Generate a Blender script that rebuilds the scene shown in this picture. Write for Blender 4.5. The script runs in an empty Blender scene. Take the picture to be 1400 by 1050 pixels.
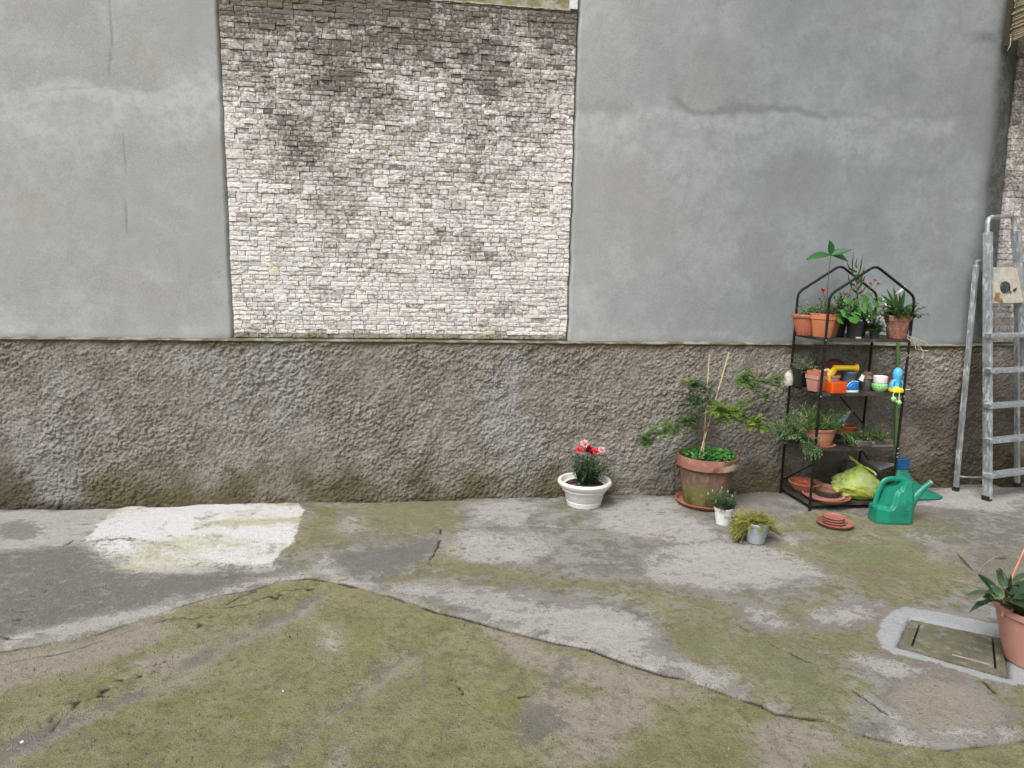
import bpy, bmesh, math, random
import numpy as np
from mathutils import Vector, Matrix, Quaternion
random.seed(7)
RNG = np.random.default_rng(11)
S = bpy.context.scene
COL = S.collection

# ------------------------------------------------------------------ camera, sky, sun, exposure
CAM_H = 1.62
YAW, PITCH, ROLL, FPX = .146029, .1645435, .0233636, 979.43
def cam_axes():
    cy, sy, cp, sp, cr, sr = math.cos(YAW), math.sin(YAW), math.cos(PITCH), math.sin(PITCH), math.cos(ROLL), math.sin(ROLL)
    f = Vector((sy*cp, cy*cp, -sp)); r = Vector((cy, -sy, 0)); u = r.cross(f)
    return cr*r + sr*u, -sr*r + cr*u, f
AR, AU, AF = cam_axes()
cd = bpy.data.cameras.new('camera'); cam = bpy.data.objects.new('camera', cd); COL.objects.link(cam)
cd.sensor_width = 36; cd.lens = FPX/1400*36; cd.clip_start = .05; cd.clip_end = 500
m = Matrix.Identity(4)
for i in range(3):
    m[i][0], m[i][1], m[i][2] = AR[i], AU[i], -AF[i]
m[2][3] = CAM_H
cam.matrix_world = m
S.camera = cam
SUN_EL, SUN_AZ = 52, 222            # degrees; azimuth of the sun measured clockwise from +Y
w = bpy.data.worlds.new('World'); S.world = w; w.use_nodes = True
nt = w.node_tree; nt.nodes.clear()
sky = nt.nodes.new('ShaderNodeTexSky'); sky.sky_type = 'NISHITA'; sky.sun_disc = False
sky.sun_elevation = math.radians(SUN_EL); sky.sun_rotation = math.radians(SUN_AZ)
sky.air_density = 1.2; sky.dust_density = 5.0
hs = nt.nodes.new('ShaderNodeHueSaturation'); hs.inputs['Saturation'].default_value = .30
bg = nt.nodes.new('ShaderNodeBackground'); bg.inputs[1].default_value = .085
wo = nt.nodes.new('ShaderNodeOutputWorld')
nt.links.new(sky.outputs[0], hs.inputs['Color']); nt.links.new(hs.outputs[0], bg.inputs[0]); nt.links.new(bg.outputs[0], wo.inputs[0])
sl = bpy.data.lights.new('sun', 'SUN'); sl.energy = 1.5; sl.angle = math.radians(28); sl.color = (1, .97, .93)
sun = bpy.data.objects.new('sun', sl); COL.objects.link(sun)
az, el = math.radians(SUN_AZ), math.radians(SUN_EL)
sdir = Vector((math.sin(az)*math.cos(el), math.cos(az)*math.cos(el), math.sin(el)))
sun.rotation_euler = sdir.to_track_quat('Z', 'Y').to_euler()
S.view_settings.view_transform = 'Standard'; S.view_settings.look = 'None'
S.view_settings.gamma = 1; S.view_settings.use_curve_mapping = False
S.view_settings.exposure = 0.84
S.render.engine = 'CYCLES'

# ------------------------------------------------------------------ placing: photograph pixel -> real point
def ray(px, py):
    return AF + AR*((px-700)/FPX) - AU*((py-525)/FPX)
def G(px, py, z=0.):
    d = ray(px, py); t = (z-CAM_H)/d.z
    return Vector((d.x*t, d.y*t, z))
def V(px, py, Y):
    d = ray(px, py); t = Y/d.y
    return Vector((d.x*t, Y, CAM_H+d.z*t))
WY = 4.850           # plaster plane
PLY = 4.815          # mean roughcast plane
LZ = 1.105           # ledge height

# ------------------------------------------------------------------ numpy noise
def vnoise(x, y, seed):
    t = np.random.default_rng(seed).random((256, 256))
    xi = np.floor(x).astype(np.int64); yi = np.floor(y).astype(np.int64)
    fx = x-xi; fy = y-yi
    fx = fx*fx*fx*(fx*(fx*6-15)+10); fy = fy*fy*fy*(fy*(fy*6-15)+10)
    a = t[xi & 255, yi & 255]; b = t[(xi+1) & 255, yi & 255]
    c = t[xi & 255, (yi+1) & 255]; d = t[(xi+1) & 255, (yi+1) & 255]
    return (a*(1-fx)+b*fx)*(1-fy)+(c*(1-fx)+d*fx)*fy
def fbm(x, y, size, octv, seed, gain=.5):
    s = 0; a = 1; n = 0
    for o in range(octv):
        k = 2.03**o/size
        ca, sa = math.cos(o*1.1+.3), math.sin(o*1.1+.3)
        s = s+a*vnoise((x*ca-y*sa)*k+17.3*o, (x*sa+y*ca)*k+5.1*o, seed+o); n += a; a *= gain
    return s/n
def sstep(e0, e1, x):
    t = np.clip((x-e0)/(e1-e0), 0, 1); return t*t*(3-2*t)
def seg_dist(X, Y, pts, closed=False):
    d = np.full(X.shape, 1e9)
    n = len(pts)
    for i in range(n if closed else n-1):
        ax, ay = pts[i][0], pts[i][1]; bx, by = pts[(i+1) % n][0], pts[(i+1) % n][1]
        vx, vy = bx-ax, by-ay; L = vx*vx+vy*vy+1e-12
        t = np.clip(((X-ax)*vx+(Y-ay)*vy)/L, 0, 1)
        d = np.minimum(d, np.hypot(X-ax-t*vx, Y-ay-t*vy))
    return d
def inside(X, Y, pts):
    r = np.zeros(X.shape, bool); n = len(pts)
    for i in range(n):
        ax, ay = pts[i][0], pts[i][1]; bx, by = pts[(i+1) % n][0], pts[(i+1) % n][1]
        if ay == by: continue
        c = ((ay > Y) != (by > Y)) & (X < (bx-ax)*(Y-ay)/(by-ay)+ax)
        r ^= c
    return r
def poly_field(X, Y, pts, soft):
    """1 well inside, 0 well outside, .5 on the outline; soft = half width in metres"""
    out = np.zeros(X.shape)
    xs = [p[0] for p in pts]; ys = [p[1] for p in pts]
    k = (X > min(xs)-soft) & (X < max(xs)+soft) & (Y > min(ys)-soft) & (Y < max(ys)+soft)
    x, y = X[k], Y[k]
    d = seg_dist(x, y, pts, True); d = np.where(inside(x, y, pts), d, -d)
    out[k] = np.clip(.5+.5*d/soft, 0, 1)
    return out

# ------------------------------------------------------------------ material nodes
class NT:
    def __init__(s, name):
        s.m = bpy.data.materials.new(name); s.m.use_nodes = True; s.t = s.m.node_tree
        s.b = s.t.nodes['Principled BSDF']; s.out = s.t.nodes['Material Output']
        s.geo = None
    def n(s, ty, **kw):
        o = s.t.nodes.new(ty)
        for k, v in kw.items(): setattr(o, k, v)
        return o
    def set(s, sock, v):
        if isinstance(v, bpy.types.NodeSocket): s.t.links.new(v, sock)
        elif isinstance(v, (tuple, list)) and len(v) == 3 and sock.type == 'RGBA': sock.default_value = (*v, 1)
        else: sock.default_value = v
    def pos(s):
        if not s.geo: s.geo = s.n('ShaderNodeNewGeometry')
        return s.geo.outputs['Position']
    def obj(s): return s.n('ShaderNodeTexCoord').outputs['Object']
    def scale(s, vec, sc):
        o = s.n('ShaderNodeVectorMath', operation='MULTIPLY'); s.set(o.inputs[0], vec); o.inputs[1].default_value = sc; return o.outputs[0]
    def noise(s, scale, detail=4, rough=.55, vec=None, dist=0.):
        o = s.n('ShaderNodeTexNoise'); s.set(o.inputs['Vector'], vec or s.pos())
        o.inputs['Scale'].default_value = scale; o.inputs['Detail'].default_value = detail
        o.inputs['Roughness'].default_value = rough; o.inputs['Distortion'].default_value = dist
        return o.outputs['Fac']
    def voro(s, scale, vec=None, feature='F1'):
        o = s.n('ShaderNodeTexVoronoi', feature=feature); s.set(o.inputs['Vector'], vec or s.pos()); o.inputs['Scale'].default_value = scale
        return o.outputs['Distance']
    def math(s, op, a, b=0., c=None):
        o = s.n('ShaderNodeMath', operation=op); s.set(o.inputs[0], a); s.set(o.inputs[1], b)
        if c is not None: s.set(o.inputs[2], c)
        return o.outputs[0]
    def ss(s, x, a, b, lo=0., hi=1.):
        o = s.n('ShaderNodeMapRange', interpolation_type='SMOOTHSTEP'); s.set(o.inputs[0], x)
        o.inputs[1].default_value = a; o.inputs[2].default_value = b; o.inputs[3].default_value = lo; o.inputs[4].default_value = hi
        return o.outputs[0]
    def mix(s, f, a, b, mode='MIX'):
        o = s.n('ShaderNodeMix', data_type='RGBA', blend_type=mode); s.set(o.inputs[0], f); s.set(o.inputs[6], a); s.set(o.inputs[7], b)
        return o.outputs[2]
    def attr(s, name):
        o = s.n('ShaderNodeAttribute', attribute_name=name)
        return o
    def sep(s, col):
        o = s.n('ShaderNodeSeparateColor'); s.set(o.inputs[0], col); return o.outputs
    def bump(s, h, dist, strength=1.):
        o = s.n('ShaderNodeBump'); s.set(o.inputs['Height'], h); o.inputs['Distance'].default_value = dist; o.inputs['Strength'].default_value = strength
        s.t.links.new(o.outputs[0], s.b.inputs['Normal']); return o
    def base(s, c): s.set(s.b.inputs['Base Color'], c)
    def rough(s, v): s.set(s.b.inputs['Roughness'], v)
    def spec(s, v): s.b.inputs['Specular IOR Level'].default_value = v

def simple(name, c1, c2=None, rough=.6, nscale=30, bump=0., bscale=80, metal=0., spec=.4, dirt=0., dirtc=(.10, .085, .06), dscale=9, dth=(.5, .68)):
    """painted / plastic / ceramic surface with mottling, tone attribute and optional dirt"""
    t = NT(name); c2 = c2 or tuple(x*.72 for x in c1)
    f = t.ss(t.noise(nscale, 5, .6), .3, .7)
    tone = t.attr('tone').outputs['Fac']
    col = t.mix(f, c1, c2); col = t.mix(tone, col, t.mix(.5, c2, (c2[0]*.7, c2[1]*.7, c2[2]*.7)))
    if dirt > 0:
        d = t.ss(t.noise(dscale, 6, .65), dth[0], dth[1]); col = t.mix(t.math('MULTIPLY', d, dirt), col, dirtc)
    t.base(col); t.rough(t.ss(t.noise(nscale*1.7, 3), .2, .8, max(.05, rough-.1), min(1, rough+.1))); t.spec(spec)
    t.b.inputs['Metallic'].default_value = metal
    if bump > 0: t.bump(t.noise(bscale, 5, .6), bump)
    return t.m

def leafmat(name, c1, c2, c3=None, rough=.5, spec=.35, trans=.25):
    """tone attribute runs from c1 to c2 (and c3 above .8)"""
    t = NT(name); tone = t.attr('tone').outputs['Fac']
    col = t.mix(tone, c1, c2)
    if c3: col = t.mix(t.ss(tone, .78, .92), col, c3)
    col = t.mix(t.ss(t.noise(60, 3), .3, .7), col, t.mix(.5, col, c1))
    t.base(col); t.rough(rough); t.spec(spec)
    tr = t.n('ShaderNodeBsdfTranslucent'); t.set(tr.inputs[0], col)
    mx = t.n('ShaderNodeMixShader'); mx.inputs[0].default_value = trans
    t.t.links.new(t.b.outputs[0], mx.inputs[1]); t.t.links.new(tr.outputs[0], mx.inputs[2]); t.t.links.new(mx.outputs[0], t.out.inputs[0])
    return t.m

# ------------------------------------------------------------------ mesh builder
class MB:
    def __init__(s): s.v = []; s.f = []; s.t = []
    def add(s, vs, fs, tone=0.):
        n = len(s.v); s.v += [tuple(v) for v in vs]; s.f += [tuple(i+n for i in f) for f in fs]; s.t += [tone]*len(vs)
        return n
    def box(s, c, size, rot=None, tone=0., taper=1.):
        hx, hy, hz = size[0]/2, size[1]/2, size[2]/2
        vs = [Vector((x*(taper if z > 0 else 1), y*(taper if z > 0 else 1), z)) for z in (-hz, hz) for y in (-hy, hy) for x in (-hx, hx)]
        if rot: vs = [rot @ v for v in vs]
        s.add([v+Vector(c) for v in vs], [(0, 2, 3, 1), (4, 5, 7, 6), (0, 1, 5, 4), (2, 6, 7, 3), (0, 4, 6, 2), (1, 3, 7, 5)], tone)
    def tube(s, pts, r, seg=8, tone=0., caps=True, squash=None):
        pts = [Vector(p) for p in pts]; n = len(pts)
        rr = r if isinstance(r, (list, tuple)) else [r]*n
        T = []
        for i in range(n):
            d = pts[min(i+1, n-1)]-pts[max(i-1, 0)]
            T.append(d.normalized() if d.length > 1e-9 else Vector((0, 0, 1)))
        ref = Vector((0, 0, 1)) if abs(T[0].z) < .9 else Vector((0, 1, 0))
        N = (ref-T[0]*ref.dot(T[0])).normalized(); vs = []
        for i in range(n):
            N = (N-T[i]*N.dot(T[i])).normalized(); B = T[i].cross(N)
            for k in range(seg):
                a = 2*math.pi*k/seg
                q = 1 if squash is None else squash
                vs.append(pts[i]+N*(math.cos(a)*rr[i])+B*(math.sin(a)*rr[i]*q))
        fs = [(i*seg+k, i*seg+(k+1) % seg, (i+1)*seg+(k+1) % seg, (i+1)*seg+k) for i in range(n-1) for k in range(seg)]
        if caps: fs += [tuple(range(seg-1, -1, -1)), tuple((n-1)*seg+k for k in range(seg))]
        s.add(vs, fs, tone)
    def lathe(s, prof, c=(0, 0, 0), seg=32, sx=1., sy=1., rib=0., nrib=24, jit=0., tone=0., rot=None, zr=None):
        """prof = [(r, z)...]; r==0 closes with a point; zr=(z0,z1) where ribs apply"""
        vs = []; fs = []; rows = []
        for r, z in prof:
            if r < 1e-6:
                rows.append([len(vs)]); vs.append(Vector((0, 0, z)))
            else:
                row = []
                for k in range(seg):
                    a = 2*math.pi*k/seg
                    q = r
                    if rib and (zr is None or zr[0] <= z <= zr[1]): q = r+rib*(.5+.5*math.cos(a*nrib))
                    if jit: q += random.uniform(-jit, jit)
                    row.append(len(vs)); vs.append(Vector((math.cos(a)*q*sx, math.sin(a)*q*sy, z)))
                rows.append(row)
        for a, b in zip(rows, rows[1:]):
            if len(a) == 1 and len(b) == 1: continue
            if len(a) == 1: fs += [(a[0], b[(k+1) % seg], b[k]) for k in range(seg)]
            elif len(b) == 1: fs += [(a[k], a[(k+1) % seg], b[0]) for k in range(seg)]
            else: fs += [(a[k], a[(k+1) % seg], b[(k+1) % seg], b[k]) for k in range(seg)]
        if rot: vs = [rot @ v for v in vs]
        s.add([v+Vector(c) for v in vs], fs, tone)
    def leaf(s, p, d, L, W, up=None, bend=.3, fold=.15, n=4, tone=0., shape=1.):
        """a leaf blade from p along d, drooping by bend, creased along the midrib"""
        p = Vector(p); d = Vector(d).normalized(); up = Vector(up) if up else Vector((0, 0, 1))
        side = d.cross(up)
        if side.length < 1e-3: side = Vector((1, 0, 0))
        side.normalize(); nrm = side.cross(d).normalized()
        vs = []; cur = p.copy(); dd = d.copy()
        for i in range(n+1):
            t = i/n
            wd = W*.5*math.sin(math.pi*min(1, max(.0, t))**shape)+W*.04
            if i == n: wd = W*.03
            vs += [cur-side*wd+nrm*wd*fold, cur-nrm*wd*fold*.3, cur+side*wd+nrm*wd*fold]
            dd = (dd-Vector((0, 0, 1))*bend/n).normalized(); cur = cur+dd*(L/n)
            nrm = side.cross(dd).normalized()
        fs = []
        for i in range(n):
            a = i*3; fs += [(a, a+1, a+4, a+3), (a+1, a+2, a+5, a+4)]
        s.add(vs, fs, tone)
    def leaflet(s, p, d, L, W, side, tone=0.):
        p = Vector(p); a = p+d*(L*.5)+side*(W*.5); b = p+d*L; c = p+d*(L*.5)-side*(W*.5)
        s.add([p, a, b, c], [(0, 1, 2, 3)], tone)
    def build(s, name, mat, parent=None, smooth=True, bevel=0., bseg=2, angle=40, loc=None):
        me = bpy.data.meshes.new(name)
        v = s.v
        if loc is not None: v = [(a[0]-loc[0], a[1]-loc[1], a[2]-loc[2]) for a in v]
        me.from_pydata(v, [], s.f); me.update()
        at = me.attributes.new('tone', 'FLOAT', 'POINT'); at.data.foreach_set('value', np.array(s.t, np.float32))
        me.materials.append(mat)
        if smooth:
            me.polygons.foreach_set('use_smooth', [True]*len(me.polygons))
            if angle < 180: me.set_sharp_from_angle(angle=math.radians(angle))
        o = bpy.data.objects.new(name, me); COL.objects.link(o)
        if loc is not None: o.location = loc
        if bevel:
            b = o.modifiers.new('b', 'BEVEL'); b.width = bevel; b.segments = bseg; b.limit_method = 'ANGLE'; b.angle_limit = math.radians(35)
            b.harden_normals = False
        if parent: adopt(o, parent)
        return o
def adopt(o, parent):
    o.parent = parent
    if parent.type == 'EMPTY' or True:
        o.matrix_parent_inverse = Matrix.Translation(parent.location).inverted() if not parent.parent else Matrix.Identity(4)
def thing(name, loc, label, cat, group=None):
    o = bpy.data.objects.new(name, None); COL.objects.link(o); o.location = loc; o.empty_display_size = .05
    o['label'] = label; o['category'] = cat
    if group: o['group'] = group
    return o
def tag(o, label, cat, group=None):
    o['label'] = label; o['category'] = cat
    if group: o['group'] = group
    return o
def stuff(o): o['kind'] = 'stuff'; return o

def grid_mesh(name, xs, ys, fn, mat, attrs=None, parent=None, smooth=True, flip=False):
    """tensor grid; fn(X,Y)->(x,y,z) arrays; attrs {name:(N,4)}"""
    X, Y = np.meshgrid(xs, ys)
    P = fn(X, Y); co = np.stack([p.ravel() for p in P], 1).astype(np.float32)
    nx, ny = len(xs), len(ys)
    i = np.arange(nx*ny).reshape(ny, nx)
    q = np.stack([i[:-1, :-1], i[:-1, 1:], i[1:, 1:], i[1:, :-1]], -1).reshape(-1, 4)
    if flip: q = q[:, ::-1]
    me = bpy.data.meshes.new(name)
    me.vertices.add(len(co)); me.vertices.foreach_set('co', co.ravel())
    me.loops.add(q.size); me.loops.foreach_set('vertex_index', q.ravel().astype(np.int32))
    me.polygons.add(len(q)); me.polygons.foreach_set('loop_start', np.arange(0, q.size, 4, dtype=np.int32))
    me.polygons.foreach_set('loop_total', np.full(len(q), 4, np.int32))
    me.update(calc_edges=True)
    if smooth: me.polygons.foreach_set('use_smooth', np.ones(len(q), bool))
    if attrs:
        for k, a in attrs.items():
            at = me.attributes.new(k, 'FLOAT_COLOR', 'POINT'); at.data.foreach_set('color', a.reshape(-1).astype(np.float32))
    me.materials.append(mat)
    o = bpy.data.objects.new(name, me); COL.objects.link(o)
    if parent: adopt(o, parent)
    return o
def axis(lo, hi, step, far_lo=None, far_hi=None):
    a = list(np.arange(lo, hi+step*.5, step))
    if far_hi is not None:
        s = step*1.5
        while a[-1] < far_hi: a.append(min(far_hi, a[-1]+s)); s *= 1.5
    if far_lo is not None:
        s = step*1.5
        while a[0] > far_lo: a.insert(0, max(far_lo, a[0]-s)); s *= 1.5
    return np.array(a)

# ================================================================== GROUND
CRACK = [G(*p) for p in [(-260, 930), (-120, 908), (0, 888), (50, 880), (130, 866), (200, 842), (262, 822), (300, 812), (345, 805), (385, 792), (425, 789), (470, 797), (540, 815), (600, 835), (640, 845), (700, 862), (760, 877), (800, 884), (850, 902), (900, 918), (935, 925), (1000, 948), (1040, 960), (1060, 972), (1130, 982), (1160, 996), (1200, 1005), (1250, 1017), (1295, 1021), (1340, 1017), (1400, 1010), (1500, 1000), (1700, 990)]]
CRACK2 = [[G(*p) for p in q] for q in [
    [(570, 725), (600, 722), (640, 721), (668, 719), (700, 719), (740, 719), (770, 722), (800, 723), (850, 723)],
    [(601, 722), (604, 735), (596, 752), (588, 765), (590, 775)],
    [(0, 757), (35, 755), (60, 747), (90, 745), (102, 737)],
    [(205, 852), (225, 843), (250, 840), (265, 843), (300, 828), (330, 812), (350, 806)],
    [(300, 828), (345, 822), (380, 805), (430, 800)],
    [(0, 905), (40, 895), (90, 888), (140, 872)],
    [(0, 868), (15, 873), (30, 872)],
    [(1322, 925), (1345, 930), (1372, 955), (1378, 985), (1392, 1005)],
    [(1055, 880), (1110, 905), (1170, 945), (1215, 975)],
    [(95, 962), (110, 952), (75, 985), (60, 1000)],
    [(615, 908), (622, 915), (618, 925)], [(628, 935), (634, 944)], [(710, 948), (722, 945)]]]
WHITE = [[(152, 702), (176, 690), (240, 688), (320, 686), (404, 684), (414, 700), (408, 722), (398, 742), (386, 752), (374, 764), (368, 776), (330, 768), (300, 770), (262, 760), (240, 744), (210, 742), (160, 736), (118, 740), (132, 720)],
         [],
         # painted band round the manhole
         [(1199, 868), (1206, 848), (1222, 834), (1240, 830), (1290, 838), (1350, 851), (1410, 862), (1410, 885), (1371, 871), (1320, 861), (1244, 844), (1234, 862), (1226, 883), (1244, 886), (1300, 903), (1380, 927), (1384, 905), (1410, 905), (1410, 935), (1385, 936), (1340, 925), (1270, 903), (1222, 894), (1204, 884)]]
WHITE2 = [(110, 738), (170, 732), (250, 738), (330, 748), (375, 750), (372, 778), (330, 782), (262, 784), (200, 786), (165, 782), (130, 765)]
DARK = [[(-150, 762), (-40, 760), (0, 758), (50, 752), (80, 746), (105, 742), (140, 756), (165, 776), (230, 785), (330, 779), (350, 790), (300, 803), (240, 818), (180, 836), (110, 848), (60, 862), (20, 868), (-60, 880), (-200, 900)],
        [(452, 762), (480, 752), (520, 748), (560, 744), (598, 726), (608, 740), (588, 758), (560, 772), (530, 788), (500, 790), (470, 778)],
        [(0, 716), (30, 710), (70, 722), (40, 736), (0, 740)],
        [(70, 985), (140, 955), (210, 925), (290, 880), (350, 850), (400, 825), (430, 808), (440, 815), (400, 838), (340, 870), (280, 900), (210, 940), (130, 975), (60, 1015), (0, 1045), (-40, 1055), (-20, 1020)],
        [(560, 880), (575, 888), (540, 912), (500, 940), (450, 980), (400, 1025), (370, 1060), (345, 1060), (400, 1005), (470, 950), (520, 912)],
        [(770, 885), (790, 890), (778, 920), (760, 950), (748, 940), (760, 915)],
        [(715, 960), (770, 950), (780, 985), (750, 1020), (715, 1015)]]
DARK2 = [[(1250, 700), (1420, 700), (1420, 770), (1340, 775), (1280, 755), (1240, 730)],
        [(650, 700), (690, 722), (790, 740), (900, 750), (930, 760), (880, 772), (760, 760), (660, 745)]]
LIGHT = [[(425, 782), (445, 755), (470, 780), (520, 800), (580, 795), (640, 800), (700, 812), (770, 830), (840, 835), (880, 850), (905, 885), (960, 908), (1010, 925), (1020, 950), (960, 935), (880, 908), (800, 880), (700, 855), (600, 828), (500, 800)],
         [(640, 690), (690, 683), (740, 688), (745, 705), (700, 716), (650, 714)],
         [(470, 700), (500, 705), (510, 722), (470, 735), (440, 728)],
         [(600, 745), (640, 728), (720, 730), (760, 745), (720, 768), (660, 772), (610, 765)],
         [(820, 690), (920, 680), (925, 700), (1000, 735), (960, 745), (880, 738), (800, 715)],
         [(880, 760), (960, 740), (1060, 745), (1130, 775), (1150, 795), (1080, 790), (1010, 808), (930, 800), (880, 790)],
         [(1025, 835), (1060, 832), (1090, 848), (1070, 868), (1035, 855)],
         [(1115, 838), (1150, 824), (1200, 822), (1225, 832), (1190, 845), (1150, 855), (1110, 850)],
         [(1160, 890), (1190, 895), (1220, 905), (1250, 920), (1215, 925), (1170, 908)],
         [(1170, 1010), (1220, 1000), (1300, 1000), (1390, 998), (1392, 1006), (1290, 1018), (1220, 1018)],
         [(1190, 955), (1220, 965), (1250, 1000), (1260, 1015), (1220, 1005), (1195, 975)],
         [(985, 905), (1015, 912), (1022, 930), (1000, 945), (960, 935)],
         [(1380, 700), (1310, 695), (1240, 690), (1300, 668), (1420, 668)],
         [(100, 745), (160, 740), (240, 760), (300, 772), (366, 778), (350, 787), (260, 790), (180, 790), (120, 775)],
         [(0, 698), (170, 692), (130, 725), (100, 738), (50, 748), (0, 752), (-150, 760), (-150, 702)],
         [(30, 860), (110, 845), (200, 832), (260, 815), (300, 806), (370, 788), (420, 782), (420, 790), (330, 805), (200, 845), (60, 872), (10, 880)],
         [(1215, 715), (1260, 725), (1300, 732), (1290, 742), (1230, 735)], [(1050, 730), (1100, 735), (1110, 752), (1070, 750)],
         [(1320, 860), (1366, 845), (1368, 870), (1340, 862)], [(440, 855), (462, 862), (470, 885), (450, 892), (432, 875)]]
SAND = [[(60, 990), (140, 965), (180, 945), (230, 920), (300, 880), (350, 858), (400, 832), (425, 818), (450, 812), (420, 840), (370, 862), (310, 890), (280, 905), (270, 935), (220, 940), (160, 965), (90, 1000), (0, 1052), (-40, 1060)],
        [(720, 950), (760, 938), (800, 948), (850, 940), (880, 950), (900, 965), (890, 990), (850, 1000), (870, 1020), (840, 1040), (780, 1052), (740, 1040), (770, 1010), (760, 985), (730, 970)],
        [(1032, 985), (1080, 975), (1130, 988), (1160, 1005), (1150, 1025), (1110, 1040), (1080, 1062), (1020, 1062), (1035, 1025)],
        [(1225, 935), (1270, 928), (1330, 940), (1370, 960), (1372, 990), (1340, 1000), (1260, 1000), (1240, 980), (1215, 955)],
        [(560, 895), (580, 892), (575, 905), (540, 930), (500, 955), (480, 955)],
        [(640, 845), (690, 862), (760, 885), (880, 920), (960, 945), (900, 955), (820, 935), (700, 900)],
        [(0, 890), (120, 872), (220, 845), (240, 862), (150, 900), (60, 925), (0, 940), (-100, 950)],
        [(180, 900), (230, 890), (280, 885), (220, 925), (180, 915)],
        [(450, 1020), (480, 1005), (490, 1025), (460, 1060), (440, 1060)], [(1250, 765), (1290, 745), (1330, 745), (1325, 758), (1280, 775)]]
MOSS = [[(405, 725), (412, 688), (480, 684), (560, 684), (612, 690), (622, 705), (610, 722), (570, 726), (520, 722), (470, 735), (440, 745), (400, 760), (385, 752)],
        [(615, 740), (640, 770), (720, 780), (800, 790), (880, 795), (960, 810), (900, 830), (800, 815), (720, 800), (620, 785), (600, 770)],
        [(880, 800), (960, 815), (1030, 822), (1010, 835), (1040, 868), (1090, 870), (1130, 905), (1180, 935), (1200, 985), (1140, 985), (1060, 960), (1000, 925), (950, 900), (900, 875), (880, 840)],
        [(1010, 745), (1060, 730), (1120, 740), (1220, 735), (1300, 770), (1330, 800), (1300, 830), (1230, 828), (1150, 822), (1080, 850), (1040, 830), (1120, 790), (1050, 765)],
        [(1110, 880), (1170, 850), (1205, 848), (1195, 880), (1220, 900), (1150, 900)],
        [(1180, 720), (1260, 705), (1300, 715), (1290, 735), (1230, 735)],
        [(1040, 715), (1140, 700), (1190, 715), (1180, 735), (1060, 735)],
        [(1350, 935), (1420, 940), (1420, 1010), (1390, 1005), (1378, 980), (1372, 955)],
        [(230, 746), (300, 742), (330, 760), (260, 768), (160, 745), (140, 732), (200, 728)],
        [(1262, 955), (1300, 950), (1310, 975), (1280, 1000), (1262, 990)]]
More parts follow.
